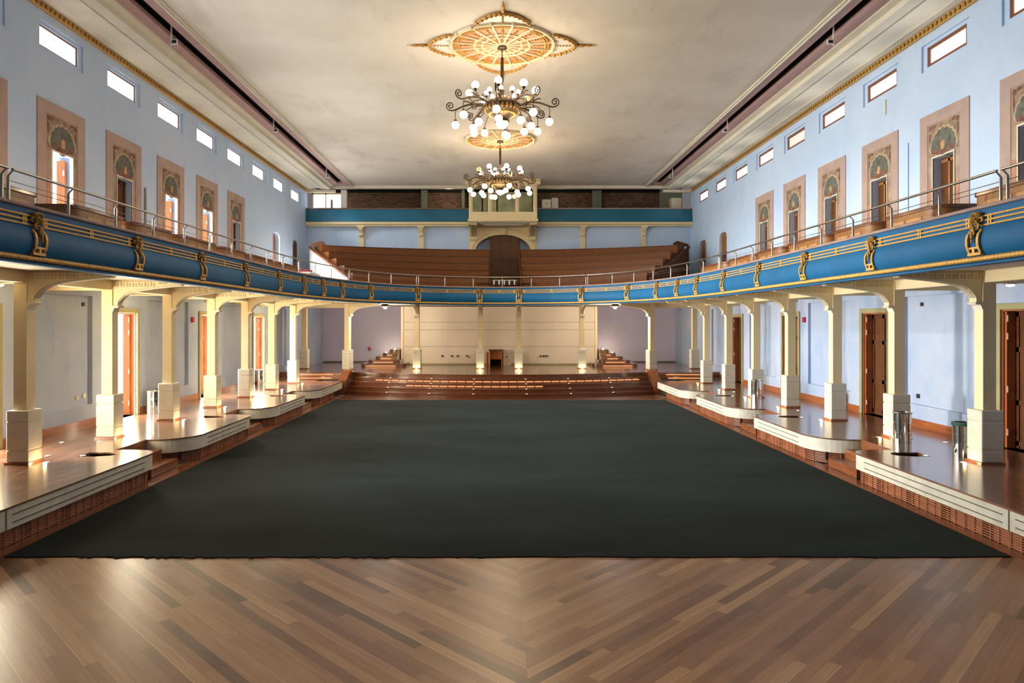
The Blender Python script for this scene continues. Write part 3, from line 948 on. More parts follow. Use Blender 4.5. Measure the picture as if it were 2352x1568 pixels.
# ---- ceiling with cornices
struct('ceiling', MB().box(-7.67, 7.67, -5, YB, 10.27, 10.4), 'ceil', 'wide stained plaster ceiling over the hall', 'ceiling')
tn = 10
for s in (-1, 1):
    sd = SIDE[s]
    y0, y1 = -5, YB - 0.25
    def tr(mb, mat, label, cat='cornice', smooth=None):
        global tn
        tn += 1
        return struct('trim_%d' % tn, mb, mat, label, cat, s, smooth)
    tr(MB().box(7.68, 8.02, y0, y1, 10.275, 10.39), 'pink', 'inner dusty pink band beside the %s ceiling slot' % sd)
    tr(MB().box(8.35, 8.67, y0, y1, 10.275, 10.39), 'pink', 'outer dusty pink band beside the %s ceiling slot' % sd)
    tr(MB().box(8.02, 8.35, 36.0, y1, 10.275, 10.39), 'pink', 'pink end piece closing the %s ceiling slot' % sd)
    tr(MB().box(8.02, 8.35, y0, 36.0, 10.52, 10.55).box(8.015, 8.02, y0, 36.0, 10.39, 10.55).box(8.35, 8.355, y0, 36.0, 10.39, 10.55), 'black', 'black lighting slot running along the %s side of the ceiling' % sd)
    tr(MB().box(7.60, 7.68, y0, y1, 10.225, 10.2695).box(7.66, 7.70, y0, y1, 10.19, 10.2695), 'ivory', 'thin pale bead edging the plaster ceiling on the %s' % sd)
    prof = [(8.64, 10.28), (8.66, 10.24), (8.75, 10.22), (8.82, 10.2), (8.83, 10.07), (9.13, 10.07), (9.15, 10.10), (9.19, 10.10), (9.2, 10.075), (9.26, 10.08), (9.45, 10.12), (9.62, 10.13), (9.74, 10.11), (9.80, 10.07), (9.86, 10.09), (9.93, 10.07), (10.0, 10.06), (10.12, 10.06), (10.12, 10.4), (8.64, 10.4)]
    tr(MB().prism(prof, 'y', y0, y1), 'ivory', 'broad moulded plaster cornice above the %s wall' % sd, smooth=40)
    mb = MB().box(10.02, 10.098, y0, y1, 9.925, 10.055)
    tr(mb, 'gold', 'gilded frieze band at the top of the %s wall' % sd)
    mb = MB()
    for i in range(170):
        yy = 9.0 + i * 0.16
        mb.box(9.985, 10.02, yy, yy + 0.07, 9.945, 10.03)
    tr(mb, 'golddark', 'row of small dentils on the %s gilded frieze' % sd)
    for k, yy in enumerate((17.2, 25.1, 32.9)):
        h = thing('hanging_bracket', 'small white hanging bracket in the %s ceiling slot, %s from the front' % (sd, ORD[k]), 'bracket', 'hanging brackets in the ceiling slots')
        obj('rod', MB().box(8.16, 8.19, yy - 0.015, yy + 0.015, 9.92, 10.5), 'white', h, s)
        obj('hook', MB().box(8.02, 8.16, yy - 0.02, yy + 0.02, 9.95, 9.975).box(8.02, 8.045, yy - 0.02, yy + 0.02, 9.975, 10.07).box(8.045, 8.16, yy - 0.02, yy + 0.02, 10.05, 10.07), 'white', h, s)
        obj('clamp', MB().box(8.05, 8.15, yy - 0.03, yy + 0.03, 9.98, 10.045), 'dark', h, s)
# lintel over the end gallery
struct('trim_8', MB().box(-8.84, 8.84, YB - 0.24, YB - 0.02, 10.12, 10.27).box(-10.05, -8.6, YB - 0.24, YB - 0.02, 9.93, 10.06).box(8.6, 10.05, YB - 0.24, YB - 0.02, 9.93, 10.06), 'ivory', 'white moulding closing the ceiling above the end gallery', 'moulding')

# ================================================================== END WALL
XC = 0.2          # axis of the booth, arch and door
ARW, ARH = 1.46, 0.86   # inner half width and rise of the arch
mb = MB()
# blue wall left and right of the arch surround, above the seating tiers
for x0, x1 in ((-UW, XC - 1.78), (XC + 1.78, UW)):
    mb.quad((x0, YB, 4.12), (x1, YB, 4.12), (x1, YB, 8.28), (x0, YB, 8.28))
struct('wall_back', mb, 'wall', 'blue end wall above the seating tiers', 'wall')
mb = MB().quad((XC - 1.8, YB + 0.9, 4.12), (XC + 1.8, YB + 0.9, 4.12), (XC + 1.8, YB + 0.9, 8.1), (XC - 1.8, YB + 0.9, 8.1))
struct('wall_niche', mb, 'wall', 'blue wall inside the arched niche', 'wall')
def ell(w, h, n=24, z=6.86):
    return [(XC + w * math.cos(PI * i / n), z + h * math.sin(PI * i / n)) for i in range(n + 1)]
ar = thing('archway', 'cream moulded arch framing the tall brown door in the end wall', 'arch')
inn, out = ell(ARW, ARH), ell(1.70, 1.13)
mb = MB()
# spandrel wall with the arch opening
top_ = [(XC + 1.78 - 3.56 * i / 24, 8.13) for i in range(25)]
for i in range(24):
    a, b, c, d = inn[i], inn[i + 1], top_[i + 1], top_[i]
    mb.quad((a[0], YB - 0.03, a[1]), (b[0], YB - 0.03, b[1]), (c[0], YB - 0.03, c[1]), (d[0], YB - 0.03, d[1]))
    mb.quad((a[0], YB - 0.03, a[1]), (b[0], YB - 0.03, b[1]), (b[0], YB + 0.5, b[1]), (a[0], YB + 0.5, a[1]))
for q in (-1, 1):
    x0, x1 = sorted((XC + q * ARW, XC + q * 1.78))
    mb.box(x0, x1, YB - 0.03, YB + 0.5, 4.12, 6.86)
    mb.add([(XC + q * ARW, YB - 0.03, 6.86), (XC + q * 1.78, YB - 0.03, 6.86), (XC + q * 1.78, YB - 0.03, 8.13)], [(0, 1, 2)])
obj('spandrel', mb, 'cream', ar)
mb = MB()
for (w0, h0, w1, h1, dy) in ((1.46, 0.86, 1.52, 0.93, 0.10), (1.52, 0.93, 1.62, 1.04, 0.07), (1.62, 1.04, 1.70, 1.13, 0.12)):
    A, B = ell(w0, h0), ell(w1, h1)
    for i in range(24):
        yf = YB - 0.03 - dy
        a, b, c, d = A[i], A[i + 1], B[i + 1], B[i]
        mb.quad((a[0], yf, a[1]), (b[0], yf, b[1]), (c[0], yf, c[1]), (d[0], yf, d[1]))
        mb.quad((a[0], yf, a[1]), (b[0], yf, b[1]), (b[0], YB - 0.03, b[1]), (a[0], YB - 0.03, a[1]))
        mb.quad((d[0], yf, d[1]), (c[0], yf, c[1]), (c[0], YB - 0.03, c[1]), (d[0], YB - 0.03, d[1]))
obj('archivolt', mb, 'cream', ar, smooth=30)
mb = MB().prism([(XC - 0.11, 7.70), (XC + 0.11, 7.70), (XC + 0.16, 8.04), (XC - 0.16, 8.04)], 'y', YB - 0.24, YB - 0.03)
for q in (-0.06, 0, 0.06):
    mb.box(XC + q - 0.018, XC + q + 0.018, YB - 0.26, YB - 0.24, 7.74, 8.02)
obj('keystone', mb, 'cream', ar)
# central brown door in the niche
doorn += 1
d = thing('door_%d' % doorn, 'tall dark brown panelled door in the arch between the seating tiers', 'door', None, kind='structure')
DX = XC + 0.09
lf = obj('leaf', MB().box(DX - 0.76, DX + 0.76, YB + 0.05, YB + 0.11, 4.13, 7.66), 'doorwood', d)
mb = MB()
for q in (-0.70, -0.25, 0.25, 0.70):
    mb.box(DX + q - 0.05, DX + q + 0.05, YB + 0.02, YB + 0.05, 4.13, 7.64)
for zz in (5.0, 5.6, 6.35, 7.4):
    mb.box(DX - 0.7, DX + 0.7, YB + 0.025, YB + 0.05, zz, zz + 0.09)
obj('stile', mb, 'brown', lf)
# ---- projection booth
bo = thing('projection_booth', 'cream glazed booth with three windows projecting from the end gallery', 'booth')
YF = 34.95
x0, x1 = XC - 1.73, XC + 1.70
obj('sill_panel', MB().box(x0, x1, YF, YF + 0.12, 8.22, 8.66).box(x0 - 0.05, x1 + 0.05, YF - 0.06, YF + 0.14, 8.18, 8.30), 'cream', bo, bev=0.012)
for xc, w in ((x0 + 0.1, 0.2), (x0 + 1.06, 0.22), (x1 - 1.0, 0.2), (x1 - 0.1, 0.2)):
    mb = MB().box(xc - w / 2, xc + w / 2, YF, YF + 0.12, 8.66, 9.97)
    mb.box(xc - w / 4, xc + w / 4, YF - 0.03, YF, 8.7, 9.9)
    obj('mullion', mb, 'cream', bo, bev=0.008)
mb = MB().box(x0, x1, YF, YF + 0.12, 9.95, 10.22)
for (ca, sg) in ((x0 + 0.2, 1), (x1 - 0.2, -1)):
    r = 0.34
    pts = [(ca, 9.96), (ca + sg * r, 9.96)] + [(ca + sg * (r - r * math.sin(t)), 9.96 - r + r * math.cos(t)) for t in [PI / 2 * i / 8 for i in range(1, 9)]]
    mb.prism(pts, 'y', YF + 0.001, YF + 0.119)
obj('head', mb, 'cream', bo)
prof = [(0.12, 10.02), (0.0, 10.02), (-0.06, 10.08), (-0.10, 10.16), (-0.24, 10.2), (-0.24, 10.264), (0.12, 10.264)]
mb = MB().prism([(YF + a, b) for a, b in prof], 'x', x0 - 0.16, x1 + 0.16)
obj('cornice', mb, 'cream', bo)
mb = MB().box(x0, x0 + 0.1, YF + 0.12, YB - 0.26, 8.2, 10.24).box(x1 - 0.1, x1, YF + 0.12, YB - 0.26, 8.2, 8.66).box(x1 - 0.1, x1, YF + 0.12, YF + 0.2, 8.66, 10.24).box(x1 - 0.1, x1, YF + 0.12, YB - 0.26, 9.95, 10.24)
obj('side_wall', mb, 'cream', bo)
mb = MB().box(x0, x1, YF + 0.121, YB - 0.045, 8.14, 8.2)
for zz, q in ((8.11, 0.2), (8.08, 0.4)):
    mb.box(x0 + q + 0.3, x1 - q - 0.3, YF + 0.3 + q, YB - 0.1 - q, zz, zz + 0.03)
obj('soffit', mb, 'ivory', bo)
mb = MB().ball((XC, YF + 0.9, 8.12), 0.25, 12, 6, (1.6, 0.8, 0.22))
for i in range(10):
    an = 2 * PI * i / 10
    mb.ball((XC + math.cos(an) * 0.55, YF + 0.9 + math.sin(an) * 0.3, 8.13), 0.09, 8, 6, (1, 1, 0.5))
obj('soffit_rose', mb, 'ivory', bo, smooth=40)
for nm, (a, b) in zip('abc', ((x0 + 0.2, x0 + 0.95), (x0 + 1.17, x1 - 1.1), (x1 - 0.9, x1 - 0.2))):
    obj('window_glass', MB().box(a, b, YF + 0.06, YF + 0.07, 8.66, 9.95), 'glass', bo)
mb = MB()
for xx in (x0 + 0.62, x0 + 0.9, x0 + 1.38):
    mb.box(xx, xx + 0.09, YF + 0.9, YF + 0.98, 8.66, 9.95)
obj('inner_post', mb, 'greygreen', bo)
obj('rear_panel', MB().box(x0 + 0.1, x1 - 0.1, YB + 1.2, YB + 1.24, 8.21, 10.2), 'olive', bo)
obj('rear_door', MB().box(x0 + 1.45, x1 - 1.25, YB + 1.1, YB + 1.19, 8.21, 9.0), 'brown', bo)
for q in (-1, 1):
    # fluted corbels under the booth
    prof = [(YB - 0.16, 7.38), (YB - 0.22, 7.38), (YB - 0.30, 7.48), (YB - 0.26, 7.55), (YB - 0.36, 7.62), (YB - 0.6, 7.8), (YB - 1.1, 8.0), (YB - 1.45, 8.06), (YB - 1.5, 8.135), (YB - 0.16, 8.135)]
    xm = XC + q * 1.52
    cb = obj('corbel', MB().prism(prof, 'x', xm - 0.19, xm + 0.19), 'cream', bo)
    mb = MB()
    for f in (-0.1, 0, 0.1):
        P = [(xm + f, YB - 0.37, 7.62), (xm + f, YB - 0.61, 7.79), (xm + f, YB - 1.1, 7.985), (xm + f, YB - 1.42, 8.04)]
        mb.tube(P, 0.022, 6)
    obj('flute', mb, 'khaki', cb)
# ---- end gallery
for q in (-1, 1):
    sd = SIDE[q]
    xa, xb = (-UW + 0.02, x0 - 0.06) if q < 0 else (x1 + 0.10, UW - 0.02)
    g = thing('gallery_parapet', 'teal blue gallery parapet to the %s of the glazed booth' % sd, 'parapet', 'end gallery parapets')
    prof = [(YB - 0.30, 8.36), (YB - 0.33, 8.45), (YB - 0.34, 8.55), (YB - 0.30, 8.75), (YB - 0.28, 9.03), (YB - 0.16, 9.03), (YB - 0.16, 8.36)]
    obj('panel', MB().prism(prof, 'x', xa, xb), 'teal', g, smooth=40)
    obj('cap', MB().box(xa, xb, YB - 0.33, YB - 0.10, 9.031, 9.09), 'red' if q < 0 else 'cap', g)
    prof = [(YB - 0.02, 8.14), (YB - 0.28, 8.14), (YB - 0.30, 8.20), (YB - 0.38, 8.24), (YB - 0.40, 8.34), (YB - 0.36, 8.359), (YB - 0.02, 8.359)]
    obj('cornice', MB().prism(prof, 'x', xa, xb), 'cream', g)
    for k, xx in enumerate(((-7.25, -4.1) if q < 0 else (4.4, 7.6))):
        wh = ('nearer the booth' if (k == 1) == (q < 0) else 'nearer the side wall')
        p = thing('pilaster', 'cream pilaster with scroll bracket on the %s end wall, %s' % (sd, wh), 'pilaster', 'pilasters under the end gallery')
        obj('shaft', MB().box(xx - 0.13, xx + 0.13, YB - 0.06, YB - 0.002, 6.0, 8.135), 'cream', p)
        prof = [(YB - 0.061, 7.62), (YB - 0.14, 7.62), (YB - 0.2, 7.68), (YB - 0.16, 7.74), (YB - 0.2, 7.84), (YB - 0.3, 7.98), (YB - 0.3, 8.06), (YB - 0.061, 8.06)]
        obj('console', MB().prism(prof, 'x', xx - 0.09, xx + 0.09), 'cream', p)
        obj('cap', MB().box(xx - 0.17, xx + 0.17, YB - 0.33, YB - 0.002 - 0.06, 8.065, 8.135), 'cream', p)
struct('floor_gallery', MB().box(-UW, UW, YB - 0.1, 39.2, 8.15, 8.19), 'brown', 'dark floor of the end gallery', 'gallery floor')
struct('wall_gallery', MB().box(-UW, UW, 38.9, 39.0, 8.19, 10.9), 'brick', 'bare brick wall at the back of the end gallery', 'wall')
struct('ceiling_gallery', MB().box(-UW - 0.1, UW + 0.1, YB + 0.01, 39.2, 10.9, 11.0).box(-UW, UW, 38.55, 38.9, 10.36, 10.9).box(-UW - 0.1, UW + 0.1, YB + 0.005, YB + 0.01, 10.41, 10.9), 'black', 'black ceiling void above the end gallery', 'ceiling')
for k, (xa, xb, y, m_, lb) in enumerate(((-8.35, -8.05, YB + 0.05, 'white', 'white post at the wall end of the gallery opening'),
                                       (-4.3, -3.95, 38.4, 'greygreen', 'grey-green post against the bricks, the one to the left of the booth'),
                                       (5.15, 5.65, 38.4, 'greygreen', 'grey-green post against the bricks, the one to the right of the booth'),
                                       (-2.05, -1.9, 38.4, 'greygreen', 'narrow pale post close beside the booth'))):
    tag(obj('post', MB().box(xa, xb, y, y + 0.2, 8.2, 10.1 if y < 38 else 10.4), m_), lb, 'post')
struct('wall_gallery_end', MB().box(8.7, 9.9, YB + 1.0, YB + 1.05, 8.2, 10.4), 'greygreen', 'grey-green wall at the right end of the gallery', 'wall')
cb = thing('storage_cabinet', 'cream cabinet standing at the right end of the gallery', 'cabinet')
obj('body', MB().box(9.15, 9.68, YB + 0.3, YB + 0.8, 8.2, 9.72), 'cream', cb)
obj('door', MB().box(9.17, 9.45, YB + 0.28, YB + 0.298, 8.22, 9.70), 'ivory', cb)
eb = thing('electric_cabinet', 'white electrical cabinet with a yellow warning triangle beside the booth', 'cabinet')
obj('body', MB().box(2.3, 2.75, YB + 0.35, YB + 0.7, 8.2, 9.65).box(2.8, 3.15, YB + 0.45, YB + 0.7, 8.2, 9.75), 'white', eb)
obj('warning_sign', MB().prism([(2.46, 9.4), (2.58, 9.4), (2.52, 9.5)], 'y', YB + 0.34, YB + 0.349), 'yellow', eb)
# bright glazed room at the left end of the gallery
gl = thing('glazed_screen', 'bright glazed partition at the left end of the gallery', 'partition')
obj('frame', MB().box(-9.9, -9.82, YB + 0.15, YB + 0.2, 8.2, 9.95).box(-9.2, -9.14, YB + 0.15, YB + 0.2, 8.2, 9.95).box(-9.9, -8.36, YB + 0.15, YB + 0.2, 9.87, 9.95), 'cream', gl)
obj('pane', MB().box(-9.82, -9.2, YB + 0.17, YB + 0.18, 8.2, 9.87).box(-9.14, -8.36, YB + 0.17, YB + 0.18, 8.2, 9.87), 'pane_r', gl)
obj('bar', MB().box(-8.9, -8.8, YB + 0.10, YB + 0.14, 8.2, 9.6), 'greygreen', gl)

# ---- seating tiers on the far balcony
def tier_line(q, t, n=16):
    """front line of one bench row (inner end beside the aisle to outer end beside the cheek)"""
    xi = DX - 0.80 if q < 0 else DX + 0.80
    yi = 33.55 + (36.3 - 33.55) * t
    xo, yo = (6.42 + 2.70 * t) * q, 30.44 + 3.93 * t
    P = []
    for i in range(n + 1):
        u = i / n
        x = xi + (xo - xi) * u
        y = yi + (yo - yi) * (0.12 * u + 0.88 * u * u)
        P.append((x, y))
    return P
NT_ = 5
for q in (-1, 1):
    sd = SIDE[q]
    root = thing('seating_tiers', 'steep bank of brown wooden bench tiers %s of the central door' % sd, 'seating', 'bench tiers on the far balcony')
    for k in range(NT_):
        t0, t1 = k / NT_, (k + 1) / NT_
        A, B = tier_line(q, t0), tier_line(q, t1)
        z1 = 5.28 + 0.39 * k
        z0 = 4.13
        mb = MB().prism(A + B[::-1], 'z', z0, z1)
        obj('bench', mb, 'tier', root)
        # rounded top rail of the row
        obj('bench_rail', MB().prism([(x, y - 0.03) for x, y in A] + [(x, y + 0.03) for x, y in A][::-1], 'z', z1 - 0.035, z1 + 0.005), 'brown', root)
    # little side steps next to the aisle
    xi = DX - 0.80 if q < 0 else DX + 0.80
    mb = MB()
    for k in range(9):
        zz = 5.0 + 0.205 * k
        yy = 33.45 + 0.31 * k
        xa, xb = sorted((xi, xi + q * 0.62))
        mb.box(xa, xb, yy - 0.02, yy + 0.10, zz - 0.02, zz + 0.005)
    obj('stair_edge', mb, 'brown', root)
    mb = MB().prism([(33.3, 4.13), (36.5, 4.13), (36.5, 7.0), (36.2, 7.0), (33.3, 5.0)], 'x', xi - 0.03 * q, xi - 0.06 * q)
    obj('aisle_cheek', mb, 'tier', root)
    ck = thing('tier_cheek', ('white plastered triangular cheek wall with wooden rail' if q < 0 else 'dark brown wooden triangular cheek wall') + ' closing the %s bench tiers' % sd, 'cheek wall')
    A, B = (6.55 * q, 30.3), (9.35 * q, 34.35)
    dx, dy = B[0] - A[0], B[1] - A[1]
    l = math.hypot(dx, dy)
    nx_, ny_ = dy / l * q, -dx / l * q
    mb = MB()
    def face(off):
        return [(A[0] + nx_ * off, A[1] + ny_ * off, 4.13), (B[0] + nx_ * off, B[1] + ny_ * off, 4.13), (B[0] + nx_ * off, B[1] + ny_ * off, 6.72), (A[0] + nx_ * off, A[1] + ny_ * off, 4.92)]
    F, G = face(0.0), face(-0.05)
    mb.add(F + G, [(0, 1, 2, 3), (7, 6, 5, 4), (0, 4, 5, 1), (1, 5, 6, 2), (2, 6, 7, 3), (3, 7, 4, 0)])
    obj('panel', mb, 'white' if q < 0 else 'brown', ck)
    P0, P1 = Vector((A[0], A[1], 4.97)), Vector((B[0], B[1], 6.77))
    mb = MB()
    w = Vector((nx_, ny_, 0)) * 0.06
    up = Vector((0, 0, 0.09))
    off = Vector((-0.6 * q, 0, 0.12))
    vs = [P0 + w, P0 - w, P0 - w + up, P0 + w + up, P1 + w + off * 0, P1 - w, P1 - w + up, P1 + w + up]
    mb.add([tuple(v) for v in vs], [(0, 1, 2, 3), (4, 7, 6, 5), (0, 4, 5, 1), (1, 5, 6, 2), (2, 6, 7, 3), (3, 7, 4, 0)])
    obj('rail', mb, 'red' if q < 0 else 'brown', ck)
    mb = MB().prism([(8.7 * q, 6.87), (9.36 * q, 6.87), (9.36 * q, 6.98), (8.8 * q, 7.14), (8.62 * q, 7.02)], 'y', 34.44, 34.64)
    obj('rail_end', mb, 'red' if q < 0 else 'brown', ck)
# small white rack in the aisle between the tiers
rk = thing('drop_rack', 'slim white rail with five tapering drops at the foot of the central aisle', 'rack')
obj('rail', MB().box(DX - 0.62, DX + 0.52, 33.2, 33.24, 5.10, 5.13), 'white', rk)
for i in range(5):
    xx = DX - 0.55 + i * 0.245
    obj('drop', MB().lathe([(0.001, -0.2), (0.03, -0.19), (0.045, 0.0), (0.001, 0.0)], (xx, 33.22, 5.098), 8), 'white', rk)
obj('support', MB().box(DX - 0.62, DX - 0.59, 33.2, 33.24, 4.13, 5.1).box(DX + 0.49, DX + 0.52, 33.2, 33.24, 4.13, 5.1), 'brown', rk)

# ================================================================== BALCONY FRONT
bal = thing('balcony_front', 'sweeping peacock blue balcony front with gilded mouldings round the hall', 'balcony')
P = span(0, LEN, 0.25)
belly = [(-0.12, 3.90), (0.03, 3.90), (0.035, 3.93), (0.0, 3.945), (0.0, 4.02), (0.035, 4.06), (0.065, 4.12), (0.082, 4.19), (0.085, 4.26), (0.07, 4.33), (0.045, 4.39), (0.01, 4.44), (0.0, 4.45), (0.0, 4.69), (-0.12, 4.69)]
obj('fascia', MB().sweep(P, belly), 'blue', bal, smooth=32)
obj('cap', MB().sweep(P, [(-0.20, 4.691), (0.03, 4.691), (0.045, 4.705), (0.045, 4.725), (0.02, 4.745), (-0.20, 4.745)]), 'cap', bal, smooth=32)
for zz in (4.585, 4.522, 4.458):
    obj('molding', MB().sweep(P, [(0.001, zz - 0.015), (0.022, zz - 0.012), (0.026, zz), (0.022, zz + 0.012), (0.001, zz + 0.015)]), 'gold', bal, smooth=32)
n = int((LEN - 8.5) / 0.0175)
path, rad = [], []
for i in range(n + 1):
    sv = 4.2 + 0.0175 * i
    p = at(sv)
    path.append((p[0] + p[2] * 0.030, p[1] + p[3] * 0.030, 3.985))
    rad.append(0.030 + 0.014 * abs(math.sin(sv * PI / 0.075)))
obj('rope_molding', MB().tube(path, rad, 6), 'gold', bal, smooth=60)
# gilded cartouches
def cart_mesh():
    mb = MB()
    bel = [(0.030, 4.40), (0.075, 4.34), (0.092, 4.27), (0.090, 4.19), (0.072, 4.12), (0.040, 4.06)]
    for q in (-1, 1):
        for (d0, z0), (d1, z1) in zip(bel, bel[1:]):
            a, b = (q * 0.135, q * 0.09)
            a, b = min(a, b), max(a, b)
            o = 0.028
            mb.add([(a, -d0, z0), (b, -d0, z0), (b, -d1, z1), (a, -d1, z1), (a, -d0 - o, z0), (b, -d0 - o, z0), (b, -d1 - o, z1), (a, -d1 - o, z1)],
                   [(0, 1, 2, 3), (7, 6, 5, 4), (0, 4, 5, 1), (2, 6, 7, 3), (1, 5, 6, 2), (0, 3, 7, 4)])
    mb.box(-0.135, 0.135, -0.085, -0.03, 4.035, 4.075)
    mb.box(-0.135, 0.135, -0.10, -0.06, 4.125, 4.155)
    mb.box(-0.025, 0.025, -0.095, -0.05, 4.07, 4.13)
    # ties across the three rails
    for q in (-1, 1):
        for k in (0.20, 0.25):
            mb.box(q * k - 0.014, q * k + 0.014, -0.022, -0.001, 4.445, 4.60)
    return mb
def mask_mesh():
    mb = MB()
    mb.ball((0, -0.05, 4.535), 0.07, 10, 8, (0.85, 0.7, 1.0))
    for q in (-1, 1):
        mb.ball((q * 0.062, -0.055, 4.605), 0.042, 8, 6)
        mb.ball((q * 0.062, -0.085, 4.605), 0.02, 6, 5)
        mb.tube([(q * 0.05, -0.05, 4.57), (q * 0.115, -0.045, 4.56), (q * 0.125, -0.045, 4.52), (q * 0.095, -0.05, 4.505)], [0.02, 0.022, 0.018, 0.012], 6)
        mb.tube([(q * 0.04, -0.07, 4.50), (q * 0.085, -0.065, 4.46), (q * 0.08, -0.075, 4.41), (q * 0.045, -0.09, 4.40)], [0.018, 0.022, 0.018, 0.01], 6)
        mb.ball((q * 0.026, -0.098, 4.55), 0.014, 6, 5)
        mb.ball((q * 0.03, -0.10, 4.36), 0.028, 8, 6, (0.7, 0.7, 1.7))
    mb.ball((0, -0.092, 4.40), 0.042, 8, 6, (0.9, 0.7, 1.4))
    mb.ball((0, -0.115, 4.315), 0.033, 8, 6, (0.8, 0.7, 1.9))
    mb.ball((0, -0.12, 4.245), 0.022, 8, 6, (0.8, 0.7, 2.0))
    mb.ball((0, -0.10, 4.525), 0.018, 6, 5, (1, 1, 1.6))
    mb.ball((0, -0.06, 4.635), 0.034, 8, 6, (1.3, 0.8, 0.9))
    return mb
cm = cart_mesh().mesh('cartouche', 'gold')
mm = mask_mesh().mesh('mask', 'golddark', smooth=50)
ss = []
for s in (-1, 1):
    for k in range(5):
        ss.append(s_of_y(s, 9.95 + 2.76 * k))
    # round the curve and across the far front
    for px in ((695, 740, 783, 849, 958, 1101) if s < 0 else (1603, 1558, 1510, 1443, 1336, 1193)):
        cand = [i for i in range(len(dense)) if dense[i][1] > 21.8 and dense[i][0] * s > -0.5]
        i = min(cand, key=lambda i: abs(px_of(dense[i][0], dense[i][1], 4.3)[0] - px))
        ss.append(cum[i])
ss.sort()
for sv in ss:
    p = at(sv)
    rz = math.atan2(p[3], p[2]) + PI / 2
    c = link('cartouche', cm, bal, (p[0], p[1], 0), rz)
    link('mask', mm, c)
tie = MB().box(-0.04, -0.014, -0.022, -0.001, 4.445, 4.60).box(0.014, 0.04, -0.022, -0.001, 4.445, 4.60).mesh('rail_tie', 'gold')
for a, b in zip(ss, ss[1:]):
    p = at((a + b) / 2)
    link('rail_tie', tie, bal, (p[0], p[1], 0), math.atan2(p[3], p[2]) + PI / 2)

# ---- railing
marks = [s_of_y(-1, 9.5), s_of_y(-1, 21.8), s_of_x(-3.55), s_of_x(3.75), s_of_y(1, 21.8), s_of_y(1, 9.65)]
secn = ['along the left balcony', 'round the far left curve of the balcony', 'across the middle of the far balcony', 'round the far right curve of the balcony', 'along the right balcony']
allsec = [(1.0, marks[0] - 0.06, 'at the very front of the left balcony')] + [(a + 0.03, b - 0.03, n_) for a, b, n_ in zip(marks, marks[1:], secn)] + [(marks[-1] + 0.06, LEN - 1.0, 'at the very front of the right balcony')]
for a, b, nm in allsec:
    r = thing('railing', 'slim steel railing with two wires ' + nm, 'railing', 'balcony railings')
    pts = span(a, b, 0.3)
    def off(p, d, z):
        return (p[0] + p[2] * d, p[1] + p[3] * d, z)
    obj('handrail', MB().tube([off(p, -0.05, 5.185) for p in pts], 0.021, 8), 'steel', r, smooth=50)
    for zz in (5.04, 4.965):
        obj('wire', MB().tube([off(p, -0.12, zz) for p in pts], 0.006, 5), 'steel', r, smooth=50)
    npost = max(2, round((b - a) / 1.36) + 1)
    for i in range(npost):
        p = at(a + 0.02 + (b - a - 0.04) * i / (npost - 1))
        mb = MB().tube([off(p, -0.12, 4.7465), off(p, -0.12, 5.09), off(p, -0.115, 5.11), off(p, -0.052, 5.18)], [0.022, 0.022, 0.013, 0.012], 8)
        obj('post', mb, 'steel', r, smooth=50)

# ---- wooden box fronts on the side balconies
BOXES = [(8.6, 11.25), (12.2, 13.85), (14.3, 15.95), (16.3, 18.45), (18.9, 20.6), (20.95, 23.1), (23.5, 26.3)]
XB = 7.55
for s in (-1, 1):
    for k, (a, b) in enumerate(BOXES):
        root = thing('box_partition', 'curved golden wooden box front on the %s balcony, %s from the front' % (SIDE[s], ORD[k]), 'partition', 'balcony box fronts')
        r = 0.30
        line = [(XB + 1.0, a)] + arc(XB + r, a + r, r, 1.5 * PI, PI, 8) + arc(XB + 0.12, b - 0.12, 0.12, PI, 0.5 * PI, 4) + [(XB + 0.16, b)]
        line2 = [(XB + 1.0, a + 0.05)] + arc(XB + r, a + r, r - 0.05, 1.5 * PI, PI, 8) + arc(XB + 0.12, b - 0.12, 0.07, PI, 0.5 * PI, 4) + [(XB + 0.16, b - 0.05)]
        obj('body', MB().prism(line + line2[::-1], 'z', 4.13, 5.10), 'boxwood', root, s, smooth=35)
        l3 = [(XB + 1.0, a - 0.03)] + arc(XB + r, a + r, r + 0.03, 1.5 * PI, PI, 8) + arc(XB + 0.12, b - 0.12, 0.15, PI, 0.5 * PI, 4) + [(XB + 0.16, b + 0.03)]
        l4 = [(XB + 1.0, a + 0.08)] + arc(XB + r, a + r, r - 0.08, 1.5 * PI, PI, 8) + arc(XB + 0.12, b - 0.12, 0.04, PI, 0.5 * PI, 4) + [(XB + 0.16, b - 0.08)]
        obj('cap', MB().prism(l3 + l4[::-1], 'z', 5.101, 5.16), 'red', root, s, smooth=35)
        y0, y1 = a + r + 0.06, b - 0.2
        npn = max(1, round((y1 - y0) / 0.62))
        for i in range(npn):
            ya, yb = y0 + (y1 - y0) * i / npn + 0.05, y0 + (y1 - y0) * (i + 1) / npn - 0.05
            mb = MB().box(XB - 0.008, XB - 0.001, ya, yb, 4.5, 5.0)
            obj('inset_panel', mb, 'boxpanel', root, s)
        obj('end_panel', MB().box(XB + r + 0.05, XB + 0.92, a - 0.008, a - 0.001, 4.5, 5.0), 'brown', root, s)
# ledge and red cushion at the end of the left balcony
lg = thing('low_counter', 'low pale counter at the far end of the left balcony', 'counter')
obj('top', MB().box(-8.3, -7.3, 24.2 + 2.6, 28.3, 5.0, 5.05), 'white', lg)
obj('body', MB().box(-8.25, -7.35, 26.85, 28.25, 4.13, 4.999), 'white', lg)
tag(obj('cushion', MB().box(-7.75, -7.4, 26.9, 27.5, 5.052, 5.15), 'signal', bev=0.03), 'small red cushion on the pale counter of the left balcony', 'cushion')

